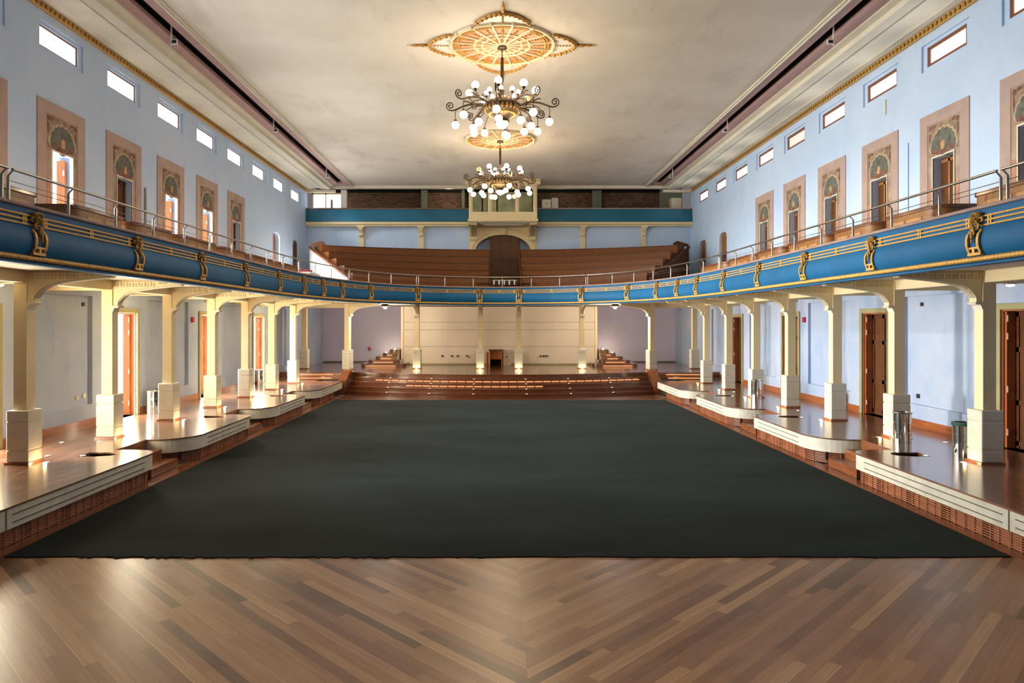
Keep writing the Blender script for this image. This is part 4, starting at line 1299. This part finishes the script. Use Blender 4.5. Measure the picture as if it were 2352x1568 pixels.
# ================================================================== COLUMNS
def bracket_profile():
    return [(0.0, -0.55), (-0.10, -0.55), (-0.11, -0.47), (-0.16, -0.40), (-0.24, -0.32), (-0.36, -0.255), (-0.55, -0.205), (-0.85, -0.16), (-1.2, -0.125), (-1.46, -0.10), (-1.52, -0.07), (-1.545, -0.02), (-1.545, -0.002), (0.0, -0.002)]
def key_glyphs(mb, y, x0, x1, z0, z1, w=0.13, t=0.014, d=0.008):
    n = int(abs(x1 - x0) / w)
    ya, yb = (y - d, y) if y < 0 else (y, y + d)
    def bar(xa, xb, za, zb):
        mb.box(min(xa, xb), max(xa, xb), ya, yb, za, zb)
    H = z1 - z0
    for i in range(n):
        x = x0 - i * w
        bar(x, x - w, z1 - t, z1)
        bar(x - 0.012, x - 0.012 - t, z0, z1)
        bar(x - 0.012, x - w * 0.72, z0, z0 + t)
        bar(x - w * 0.72, x - w * 0.72 + t, z0, z0 + H * 0.62)
        bar(x - w * 0.38, x - w * 0.72, z0 + H * 0.62 - t, z0 + H * 0.62)
        bar(x - w * 0.38, x - w * 0.38 + t, z0 + H * 0.34, z0 + H * 0.62)
def col_meshes(h, tag_):
    """meshes for a column whose bracket points to -x; h = height from its floor to the soffit"""
    out = {}
    m = MB().box(-0.215, 0.215, -0.215, 0.215, 0.002, 0.035)
    out['skirting'] = m.mesh('skirting', 'base')
    m = MB().box(-0.195, 0.195, -0.195, 0.195, 0.036, 0.24).box(-0.195, 0.195, -0.195, 0.195, 0.252, 0.74).box(-0.195, 0.195, -0.195, 0.195, 0.752, 0.945)
    m.box(-0.183, 0.183, -0.183, 0.183, 0.23, 0.76)
    out['pedestal'] = m.mesh('pedestal', 'stone')
    m = MB().box(-0.115, 0.115, -0.115, 0.115, 0.946, h - 0.002)
    m.box(-0.118, 0.118, -0.118, 0.118, 1.84, 1.845)
    out['shaft'] = m.mesh('shaft', 'cream')
    m = MB().prism([(x, z) for x, z in [(-0.116, -0.70), (-0.15, -0.62), (-0.17, -0.60), (-0.23, -0.60), (-0.25, -0.57), (-0.23, -0.552), (-0.116, -0.552)]], 'y', -0.115, 0.115)
    m.v = [(x, y, z + h) for x, y, z in m.v]
    out['capital'] = m.mesh('capital', 'ivory')
    pr = [(x - 0.116, z + h) for x, z in bracket_profile()]
    m = MB().prism(pr, 'y', -0.095, 0.095)
    out['bracket'] = m.mesh('bracket', 'cream')
    for nm, yy in (('key_a', -0.0955), ('key_b', 0.0955)):
        m = MB()
        key_glyphs(m, yy, -0.14, -1.1, h - 0.145, h - 0.025)
        m.box(-1.5, -0.12, min(yy, yy * 1.05), max(yy, yy * 1.05), h - 0.024, h - 0.012)
        key_glyphs(m, yy, -1.10, -1.40, h - 0.085, h - 0.024, w=0.10, t=0.010)
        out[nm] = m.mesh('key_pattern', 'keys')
    m = MB()
    for q in (-0.06, 0, 0.06):
        lo = [(x - 0.116, q, z + h - 0.012) for x, z in bracket_profile()[2:10]]
        m.tube(lo, 0.014, 6)
    out['rib'] = m.mesh('rib', 'ivory')
    m = MB().box(0.116, 1.36, -0.09, 0.09, h - 0.22, h - 0.002)
    out['beam'] = m.mesh('beam', 'cream')
    return out
HD, HS = 4.0 - DZ, 4.0 - SZ
CM = {'d': col_meshes(HD, 'd'), 's': col_meshes(HS, 's')}
bevelled = {}
def column(kind, loc, rz, label, bracket=True, beam=True):
    c = thing('column', label, 'column', 'cream columns under the balcony', loc, rz)
    ms = CM[kind]
    link('skirting', ms['skirting'], c)
    p = link('pedestal', ms['pedestal'], c)
    b = p.modifiers.new('soft_edges', 'BEVEL')
    b.width, b.segments, b.limit_method = 0.018, 2, 'ANGLE'
    link('shaft', ms['shaft'], c)
    if bracket:
        link('capital', ms['capital'], c)
        k = link('bracket', ms['bracket'], c)
        link('key_pattern', ms['key_a'], k)
        link('key_pattern', ms['key_b'], k)
        link('rib', ms['rib'], k)
    if beam:
        link('beam', ms['beam'], c)
    return c
CY = [12.4 + 2.74 * i for i in range(7)]
for s in (-1, 1):
    for i, y in enumerate(CY):
        column('d', (8.55 * s, y, DZ), 0 if s > 0 else PI, 'square cream column on an off-white pedestal, %s from the front of the %s aisle' % (ORD[i], SIDE[s]))
    column('s', (7.17 * s, 32.9, SZ), (0.30 if s > 0 else PI - 0.30), 'square cream column on the %s front corner of the stage' % SIDE[s], True, False)
    column('s', (9.4 * s, 33.6, SZ), 0 if s > 0 else PI, 'plain cream column at the %s wall end of the stage' % SIDE[s], False, False)
    for x, w in ((4.0, 'outer'), (0.93, 'inner')):
        column('s', (x * s, 33.85, SZ), PI / 2, 'slender cream column, the %s one on the %s half of the stage' % (w, SIDE[s]), True, False)
    # lengthwise beam over the aisle columns
    mb = MB()
    for a, b in zip([2.0] + CY, CY + [31.5]):
        mb.box(8.46, 8.64, a + 0.116, b - 0.116, 3.79, 3.998)
    mb.box(7.3, 9.4, 33.0, 33.18, 3.79, 3.998)
    struct('beam_%s' % SIDE[s], mb, 'cream', 'cream beam linking the %s aisle columns below the balcony' % SIDE[s], 'beam', s)

# ================================================================== SMALL THINGS
def bin_at(x, y, z, label, liner=False):
    b = thing('waste_bin', label, 'bin', 'steel bins', (x, y, z))
    obj('body', MB().lathe([(0.001, 0.002), (0.172, 0.002), (0.172, 0.205), (0.176, 0.21), (0.172, 0.215), (0.172, 0.41), (0.176, 0.415), (0.172, 0.42), (0.172, 0.6), (0.155, 0.6), (0.155, 0.3)], n=32), 'chrome', b, smooth=30)
    obj('rim', MB().lathe([(0.15, 0.601), (0.182, 0.601), (0.186, 0.615), (0.18, 0.628), (0.15, 0.628), (0.15, 0.601)], n=32), 'steel', b, smooth=30)
    obj('lid', MB().lathe([(0.001, 0.585), (0.15, 0.585), (0.15, 0.595), (0.001, 0.595)], n=24), 'dark', b)
    if liner:
        obj('liner', MB().lathe([(0.18, 0.575), (0.185, 0.585), (0.19, 0.632), (0.15, 0.64)], n=24), 'greenbag', b, smooth=40)
bin_at(8.33, 14.55, DZ, 'round polished steel bin in front of the second right aisle column')
bin_at(8.545, 12.98, DZ, 'steel bin with green liner half hidden behind the nearest right aisle column', True)
bin_at(8.33, 22.7, DZ, 'steel bin far along the right aisle in front of the fifth column')
bin_at(-9.60, 19.15, DZ, 'polished steel bin against the left aisle wall beside a bright doorway')
bin_at(-9.60, 27.75, DZ, 'steel bin far along the left aisle beside the last bright doorway')
def extinguisher(x, y, label):
    e = thing('fire_extinguisher', label, 'fire extinguisher', 'yellow fire extinguishers', (x, y, DZ))
    obj('cylinder', MB().lathe([(0.001, 0.002), (0.085, 0.004), (0.09, 0.03), (0.09, 0.43), (0.07, 0.49), (0.03, 0.52), (0.025, 0.54), (0.001, 0.54)], n=20), 'yellow', e, smooth=40)
    obj('valve', MB().box(-0.02, 0.02, -0.02, 0.02, 0.54, 0.58).box(-0.10, 0.02, -0.012, 0.012, 0.58, 0.60).box(-0.12, -0.02, -0.012, 0.012, 0.61, 0.625), 'dark', e)
    obj('hose', MB().tube([(0.03, 0, 0.56), (0.10, 0, 0.54), (0.12, 0, 0.4), (0.105, 0, 0.15)], 0.012, 6), 'dark', e, smooth=50)
extinguisher(-9.74, 19.85, 'yellow fire extinguisher standing by the left aisle wall behind a bin')
extinguisher(9.70, 20.0, 'yellow fire extinguisher standing by the right aisle wall behind the third column')

# inset floor lights
fl_lens = MB().lathe([(0.001, 0.006), (0.034, 0.006), (0.038, 0.003)], n=14).mesh('lens', 'flight')
fl_ring = MB().lathe([(0.038, 0.001), (0.038, 0.007), (0.05, 0.005), (0.052, 0.001)], n=16).mesh('ring', 'steel')
def flight(x, y, z, label):
    f = thing('floor_light', label, 'floor light', 'small inset floor lights', (x, y, z))
    link('ring', fl_ring, f)
    link('lens', fl_lens, f)
def plight(name, loc, energy, col, r=0.05):
    d = bpy.data.lights.new(name, 'POINT')
    d.energy, d.color, d.shadow_soft_size = energy, col, r
    o = bpy.data.objects.new(name, d)
    COL.objects.link(o)
    o.location = loc
    return o
WARM = (1.0, 0.70, 0.32)
for s in (-1, 1):
    for i, y in enumerate(CY):
        flight(8.17 * s, y + 0.02, DZ, 'round floor light at the foot of the %s column in the %s aisle' % (ORD[i], SIDE[s]))
        plight('uplight', (8.20 * s, y + 0.02, DZ + 0.022), 2.4 if s < 0 else 1.2, WARM, 0.03)
    for k, g in enumerate((14.25, 19.55, 24.9)):
        for j, (x, dy, w) in enumerate(((8.42, 0.25, 'far inner'), (9.2, 0.25, 'far outer'), (7.85, -1.2, 'near inner'), (8.55, -1.2, 'near outer'))):
            xx = x + (0.04 if x == 7.85 else 0)
            flight(xx * s, g + dy, DZ, 'tiny %s light of four in the %s aisle floor by the %s step gap' % (w, SIDE[s], ORD[k]))
    for x, w in ((4.0, 'outer'), (0.93, 'inner')):
        flight(x * s, 33.55, SZ, 'round floor light before the %s slender stage column on the %s' % (w, SIDE[s]))
        plight('uplight', (x * s, 33.52, SZ + 0.05), 1.8, (1.0, 0.85, 0.45), 0.03)
    for i in range(4):
        f = arc_pts(EDGES[i][0], EDGES[i][1], 6.58)
        for j, ix in enumerate((21, 26, 31)):
            x, y = f[ix]
            flight(x * s, y + 0.06, SZ * (i + 1) / 5, 'pinpoint light on the %s stage step from below, %s outwards, %s half' % (ORD[i], ORD[j], SIDE[s]))

# dome lamps below the far balcony
for s in (-1, 1):
    p = thing('dome_lamp', 'dark dome ceiling lamp lit under the far balcony, on the %s' % SIDE[s], 'ceiling lamp', 'dome lamps under the far balcony', (5.55 * s + 0.03, 33.6, 0))
    obj('shade', MB().lathe([(0.05, 3.998), (0.14, 3.99), (0.24, 3.9), (0.25, 3.87), (0.16, 3.865)], n=24), 'bronze', p, smooth=40)
    obj('bulb', MB().ball((0, 0, 3.85), 0.1, 16, 8, (1, 1, 0.9)), 'globe', p, smooth=60)
    plight('dome_lamp_light', (5.55 * s + 0.03, 33.6, 3.68), 190, (1.0, 0.86, 0.70), 0.12)
    b = thing('beam_lamp', 'small round lamp glowing under the beam near the first %s aisle column' % SIDE[s], 'ceiling lamp', 'beam lamps', (9.0 * s, 12.4, 0))
    obj('housing', MB().lathe([(0.001, 3.777), (0.09, 3.777), (0.09, 3.76), (0.001, 3.76)], n=16), 'steel', b)
    obj('lens', MB().ball((0, 0, 3.745), 0.07, 12, 6, (1, 1, 0.35)), 'globe', b, smooth=60)
# wall boxes and alarms
def wbox(name, x, y, z, sy, sz, mat, label, cat, dx=0.03):
    s = 1 if x > 0 else -1
    a, b = sorted((x, x - s * dx))
    tag(obj(name, MB().box(a, b, y - sy / 2, y + sy / 2, z - sz / 2, z + sz / 2), mat), label, cat)
for s in (-1, 1):
    w = 'left' if s < 0 else 'right'
    wbox('wall_socket', (LW - 0.001 + 0.085) * s, 16.6, 3.52, 0.09, 0.09, 'dark', 'small black wall box high in the nearest sunken panel on the ' + w, 'wall box')
    wbox('wall_socket', (LW - 0.001 + 0.085) * s, 16.35 if s < 0 else 16.75, 1.32, 0.10, 0.10, 'ivory' if s < 0 else 'dark', ('cream' if s < 0 else 'black') + ' socket low in the nearest sunken panel on the ' + w, 'socket')
    wbox('alarm_switch', (LW - 0.001) * s, 22.35 if s < 0 else 22.72, 3.18, 0.14, 0.17, 'signal', 'small red fire alarm box high on the %s aisle wall' % w, 'fire alarm', 0.07)
wbox('wall_socket', -LW + 0.001 - 0.085, 16.62, 1.34, 0.10, 0.10, 'ivory', 'cream socket closest to the panel corner low on the left wall', 'socket')
tag(obj('wall_socket', MB().box(-7.35, -7.2, 39.1, 39.16, 1.55, 1.72), 'signal'), 'small dark red box on the lavender wall beside the left stage column', 'wall box')
for k, (x, lb) in enumerate(((-3.05, 'first'), (-2.55, 'second'), (-2.25, 'third'), (-1.75, 'fourth'))):
    tag(obj('wall_socket', MB().box(x, x + 0.09, 36.80, 36.83, 1.30, 1.38), 'dark'), '%s black socket from the left on the left half of the cream backdrop' % lb, 'socket')
for k, (x, lb) in enumerate(((2.15, 'first'), (2.32, 'second'), (2.48, 'third'))):
    tag(obj('wall_socket', MB().box(x, x + 0.09, 36.80, 36.83, 1.30, 1.38), 'dark'), '%s black socket from the left on the right half of the cream backdrop' % lb, 'socket')
# conduit strips on the upper walls
tag(obj('conduit', MB().box(-UW + 0.001, -UW + 0.03, 19.68, 19.76, 4.122, 6.9), 'greygreen'), 'thin grey conduit between the third and fourth murals of the left wall', 'conduit')
tag(obj('conduit', MB().box(UW - 0.03, UW - 0.001, 17.3, 17.36, 4.122, 7.55), 'wall'), 'thin blue pipe beside the second mural of the right wall', 'conduit')
tag(obj('cord_cover', MB().box(UW - 0.03, UW - 0.001, 18.3, 18.36, 8.55, 8.95), 'ivory'), 'short pale conduit under a high window of the right wall', 'conduit')

# ================================================================== MEDALLIONS AND CHANDELIERS
def medallion(y, label, full):
    me = thing('ceiling_medallion', label, 'medallion', None, (0, y, 10.268))
    R = 1.36
    obj('field', MB().lathe([(0.001, -0.02), (1.28, -0.02), (1.30, -0.001)], n=64), 'peach', me)
    mb = MB()
    for r, w, h in ((1.33, 0.045, 0.07), (0.72, 0.03, 0.05), (0.52, 0.028, 0.05), (0.12, 0.05, 0.06)):
        mb.lathe([(r - w, -0.02), (r - w * 0.6, -h), (r + w * 0.6, -h), (r + w, -0.002)], n=64)
    obj('ring', mb, 'medcream', me, smooth=40)
    for k in range(16):
        an = 2 * PI * (k + 0.5) / 16
        mb = MB().box(0.17, 1.30, -0.022, 0.022, -0.06, -0.021)
        mb.ball((1.35, 0, -0.05), 0.055, 8, 6)
        obj('rib', mb, 'medcream', me, rz=an)
    # gilded leaves in every field
    rg = random.Random(int(y))
    mb = MB()
    for k in range(16):
        an = 2 * PI * k / 16
        c, s_ = math.cos(an), math.sin(an)
        for rr in (0.25, 0.34, 0.43, 0.62, 0.82, 0.90, 0.97, 1.05):
            w = 0.028 + 0.012 * rg.random()
            mb.ball((c * rr, s_ * rr, -0.03), w, 6, 5, (1, 1, 0.6))
        for da in (-0.13, -0.09, -0.045, 0, 0.045, 0.09, 0.13):
            for rr in (1.13, 1.2):
                w = 0.035 + 0.016 * rg.random()
                mb.ball((math.cos(an + da) * rr, math.sin(an + da) * rr, -0.032), w, 6, 5, (1, 1, 0.7))
    obj('gilded_leaves', mb, 'goldleaf', me, smooth=60)
    if full:
        for k in range(4):
            an = PI / 2 * k
            lb = MB()
            pts = []
            for i in range(25):
                t = -1 + 2 * i / 24
                pts.append((1.30 + 0.60 * math.cos(t * PI / 2) ** 0.8 if abs(t) < 1 else 1.30, 0.66 * t))
            lb.prism(pts, 'z', -0.022, -0.002)
            lo = obj('lobe', lb, 'white', me, rz=an)
            rim = MB().tube([(x, yv, -0.03) for x, yv in pts], 0.032, 6)
            for i in range(0, 25):
                rim.ball((pts[i][0] - 0.02, pts[i][1], -0.045), 0.035 + 0.02 * (i % 2), 6, 5)
            for xx in (1.42, 1.5, 1.58, 1.66, 1.74):
                rim.ball((xx, 0, -0.03), 0.03, 6, 5)
            obj('lobe_rim', rim, 'goldleaf', lo, smooth=60)
            fin = MB()
            for i, (xx, w) in enumerate(((1.97, 0.05), (2.06, 0.065), (2.15, 0.045), (2.23, 0.055), (2.31, 0.035), (2.38, 0.025), (2.45, 0.016))):
                fin.ball((xx, 0, -0.03), w, 8, 6, (1.2, 0.8, 0.6))
            obj('finial', fin, 'goldleaf', me, rz=an, smooth=60)
medallion(18.0, 'large gilded ceiling rose with four lobes above the nearer chandelier', True)
medallion(27.3, 'smaller round gilded ceiling rose above the farther chandelier', False)

def spiral(cx, cz, r0, a0, turns, n=26, sgn=1):
    return [(cx + r0 * (1 - 0.82 * i / n) * math.cos(a0 + sgn * turns * 2 * PI * i / n), 0, cz + r0 * (1 - 0.82 * i / n) * math.sin(a0 + sgn * turns * 2 * PI * i / n)) for i in range(n + 1)]
def bez(p0, p1, p2, p3, n=12):
    return [tuple((1 - t) ** 3 * a + 3 * (1 - t) ** 2 * t * b + 3 * (1 - t) * t * t * c + t ** 3 * d for a, b, c, d in zip(p0, p1, p2, p3)) for t in [i / n for i in range(n + 1)]]
def arm_mesh():
    mb = MB()
    main = bez((0.42, 0, -0.06), (0.72, 0, 0.10), (0.95, 0, 0.02), (1.18, 0, -0.08)) + bez((1.18, 0, -0.08), (1.28, 0, -0.12), (1.34, 0, -0.12), (1.37, 0, -0.10), 5)[1:]
    mb.tube(main, [0.036 - 0.02 * i / (len(main) - 1) for i in range(len(main))], 6)
    sp = spiral(1.36, 0.01, 0.115, -PI / 2, 1.6, 28, 1)
    mb.tube(sp, 0.016, 6)
    mb.tube(bez((1.18, 0, -0.08), (1.24, 0, -0.14), (1.235, 0, -0.24), (1.22, 0, -0.33), 8), 0.010, 6)
    # lower drop with scroll
    low = bez((0.46, 0, -0.10), (0.62, 0, -0.16), (0.68, 0, -0.28), (0.75, 0, -0.42), 8)
    mb.tube(low, 0.014, 6)
    mb.tube(bez((0.55, 0, -0.02), (0.85, 0, -0.02), (1.0, 0, -0.12), (0.98, 0, -0.22), 8), 0.014, 6)
    mb.tube(spiral(0.90, -0.22, 0.085, 0, 1.5, 24, -1), 0.013, 6)
    # upward stem for the top globe
    mb.tube(bez((0.48, 0, -0.02), (0.66, 0, -0.02), (0.74, 0, 0.06), (0.86, 0, 0.19), 10), 0.014, 6)
    mb.tube(bez((0.62, 0, 0.03), (0.80, 0, 0.02), (0.92, 0, 0.16), (1.0, 0, 0.10), 8) , 0.016, 6)
    mb.tube(spiral(0.60, 0.11, 0.06, -PI / 2, 1.3, 18, -1), 0.012, 6)
    mb.tube(bez((0.34, 0, 0.06), (0.37, 0, 0.10), (0.42, 0, 0.12), (0.41, 0, 0.20), 6), 0.010, 6)
    # cups
    for (x, z, up) in ((0.86, 0.20, 1), (0.41, 0.215, 1), (1.22, -0.37, -1), (0.75, -0.46, -1)):
        k = 1.0 if x > 0.5 else 0.75
        prof = [(0.015 * k, -0.03), (0.03 * k, -0.02), (0.05 * k, 0.02), (0.058 * k, 0.035), (0.05 * k, 0.035)]
        mb.lathe([(r, z_ * up) for r, z_ in prof], (x, 0, z), 12)
    return mb
arm_me = arm_mesh().mesh('arm', 'bronze', smooth=50)
globes = {}
def globe_me(x, z, r, lit):
    k = (x, z, r, lit)
    if k not in globes:
        globes[k] = MB().ball((x, 0, z), r, 20, 12).mesh('globe', 'globe' if lit else 'globe_off', smooth=80)
    return globes[k]
def chandelier(y, rot, label, off):
    ch = thing('chandelier', label, 'chandelier', None, (0, y, 8.72))
    top = 10.192 - 8.72
    obj('canopy', MB().lathe([(0.001, top), (0.10, top), (0.13, top - 0.03), (0.10, top - 0.05), (0.03, top - 0.07), (0.001, top - 0.07)], n=20), 'bronze', ch, smooth=40)
    obj('stem', MB().lathe([(0.012, top - 0.07), (0.012, top - 0.24), (0.03, top - 0.26), (0.045, top - 0.32), (0.03, top - 0.36), (0.042, top - 0.38), (0.042, 0.42), (0.05, 0.40), (0.07, 0.36), (0.045, 0.30), (0.05, 0.2), (0.10, 0.16)], n=16), 'bronze', ch, smooth=40)
    prof = [(0.10, 0.17), (0.16, 0.16), (0.19, 0.10), (0.23, 0.02), (0.30, 0.06), (0.43, 0.03), (0.47, -0.03), (0.43, -0.08), (0.46, -0.14), (0.40, -0.22), (0.28, -0.28), (0.20, -0.34), (0.17, -0.40), (0.19, -0.43), (0.19, -0.46), (0.155, -0.47)]
    obj('body', MB().lathe(prof, n=32), 'bronze', ch, smooth=40)
    mb = MB()
    for i in range(24):
        an = 2 * PI * i / 24
        c, s_ = math.cos(an), math.sin(an)
        mb.ball((c * 0.44, s_ * 0.44, -0.13), 0.045, 6, 5, (0.8, 0.8, 1.6))
        mb.ball((c * 0.33, s_ * 0.33, -0.25), 0.045, 6, 5, (1, 1, 0.9))
        if i % 2 == 0:
            mb.ball((c * 0.21, s_ * 0.21, 0.12), 0.03, 6, 5, (0.7, 0.7, 1.8))
    obj('leaf_ornament', mb, 'golddark', ch, smooth=60)
    prof = [(0.001, -0.63)] + [(0.155 * math.sin(t), -0.475 - 0.155 * math.cos(t)) for t in [PI / 2 * i / 8 for i in range(1, 9)]]
    obj('bowl', MB().lathe(prof, n=24), 'globe', ch, smooth=80)
    for k in range(8):
        an = rot + 2 * PI * k / 8
        a = link('arm', arm_me, ch, (0, 0, 0), an)
        for j, (x, z, r) in enumerate(((1.22, -0.49, 0.098), (0.75, -0.58, 0.098), (0.86, 0.325, 0.098), (0.41, 0.30, 0.068))):
            g = link('globe', globe_me(x, z, r, (k, j) not in off), a)
    for dz, e in ((-0.85, 0.7), (0.60, 0.25)):
        plight('chandelier_light', (0.0, y, 8.72 + dz), 165 * e, (1.0, 0.79, 0.52), 0.45)
chandelier(18.0, -PI / 2 - 0.12, 'large bronze chandelier with scrolled arms and glowing globes, nearer of the two', {(3, 2)})
chandelier(27.3, -PI / 2 + 0.28, 'bronze chandelier with glowing globes hanging further back before the booth', {(6, 2), (3, 2), (3, 0)})

# ================================================================== LIGHT
def area(name, loc, rot, sx, sy, L, col):
    d = bpy.data.lights.new(name, 'AREA')
    d.shape = 'RECTANGLE'
    d.size, d.size_y = sx, sy
    d.energy = L * PI * sx * sy
    d.color = col
    o = bpy.data.objects.new(name, d)
    COL.objects.link(o)
    o.location = loc
    o.rotation_euler = rot
    return o
DAY = (1.0, 0.97, 0.92)
for k, (a, b) in enumerate(DOORS_LOW[-1]):
    area('daylight_door', (-LW - 0.03, (a + b) / 2, (DZ + DTOP) / 2), (0, -PI / 2, 0), DTOP - DZ, b - a, 14.0, (1.0, 0.88, 0.64))
    o = area('daylight_door_beam', (-LW - 0.035, (a + b) / 2, (DZ + DTOP) / 2), (0, -PI / 2, 0), DTOP - DZ - 0.1, b - a - 0.1, 9.0, (1.0, 0.98, 0.94))
    o.data.spread = math.radians(48)
for k, y in enumerate(DY):
    if LIT[k]:
        o = area('daylight_upper_door', (-UW - 0.04, y, 5.52), (0, -PI / 2, 0), 2.78, 0.74, 14.5, DAY)
        o.data.spread = math.radians(124)
area('daylight_upper_door', (-UW - 0.04, 31.5, 5.6), (0, -PI / 2, 0), 2.9, 0.95, 13.0, DAY)
# bright outdoors seen through the open left doors
for x, z, h in ((-LW - 2.0, 2.0, 4.0), (-UW - 2.0, 6.2, 4.2)):
    o = area('outdoor_brightness', (x, 22.5, z), (0, -PI / 2, 0), h, 28.0, 1.7, (1.0, 0.96, 0.88))
    o.visible_camera = True
for k, y in enumerate(WY):
    o = area('daylight_window', (-UW - 0.045, y, (WZ0 + WZ1) / 2 - 0.03), (0, -PI / 2 + math.radians(25), 0), 0.20, 1.3, 32.0, (0.90, 0.97, 1.0))
    o.data.spread = math.radians(98)
    o = area('daylight_window', (UW + 0.097, y, (WZ0 + WZ1) / 2), (0, PI / 2, 0), WZ1 - WZ0 - 0.16, 1.24, 0.7 if k == 4 else 3.0, (1.0, 0.96, 0.9))
    o.data.spread = math.radians(140)
o = area('added_floor_fill', (0.5, 0.0, 9.9), (0, 0, 0), 9.0, 3.0, 1.5, (1.0, 0.86, 0.66))  # unseen overhead fill, added to brighten the front floor
o.data.spread = math.radians(100)
plight('added_booth_fill', (XC, 36.3, 9.9), 14, (1.0, 0.92, 0.66), 0.1)  # fill light added inside the booth to lift its dark interior
plight('added_gallery_fill', (-2.7, 37.5, 10.0), 13, (1.0, 0.85, 0.66), 0.1)  # added fill that brightens the bricks left of the booth
plight('added_gallery_fill', (3.3, 37.5, 10.0), 4, (1.0, 0.85, 0.66), 0.1)  # weaker added fill for the right half of the gallery
for s in (-1, 1):
    plight('step_uplight', (5.75 * s, 38.5, 1.80), 4, (1.0, 0.8, 0.5), 0.04)
    plight('step_uplight', (6.25 * s, 38.5, 1.55), 4, (1.0, 0.8, 0.5), 0.04)

w = bpy.data.worlds.new('daylight')
w.use_nodes = True
w.node_tree.nodes['Background'].inputs[0].default_value = (0.92, 0.96, 1.0, 1)
w.node_tree.nodes['Background'].inputs[1].default_value = 0.07
SC.world = w
SC.view_settings.view_transform = 'Standard'
SC.view_settings.look = 'None'
SC.view_settings.gamma = 1.0
SC.view_settings.exposure = 1.12
SC.cycles.use_denoising = True
SC.cycles.max_bounces = 8
SC.cycles.diffuse_bounces = 5
SC.cycles.glossy_bounces = 4
SC.cycles.sample_clamp_indirect = 6.0
SC.cycles.caustics_reflective = False
SC.cycles.caustics_refractive = False
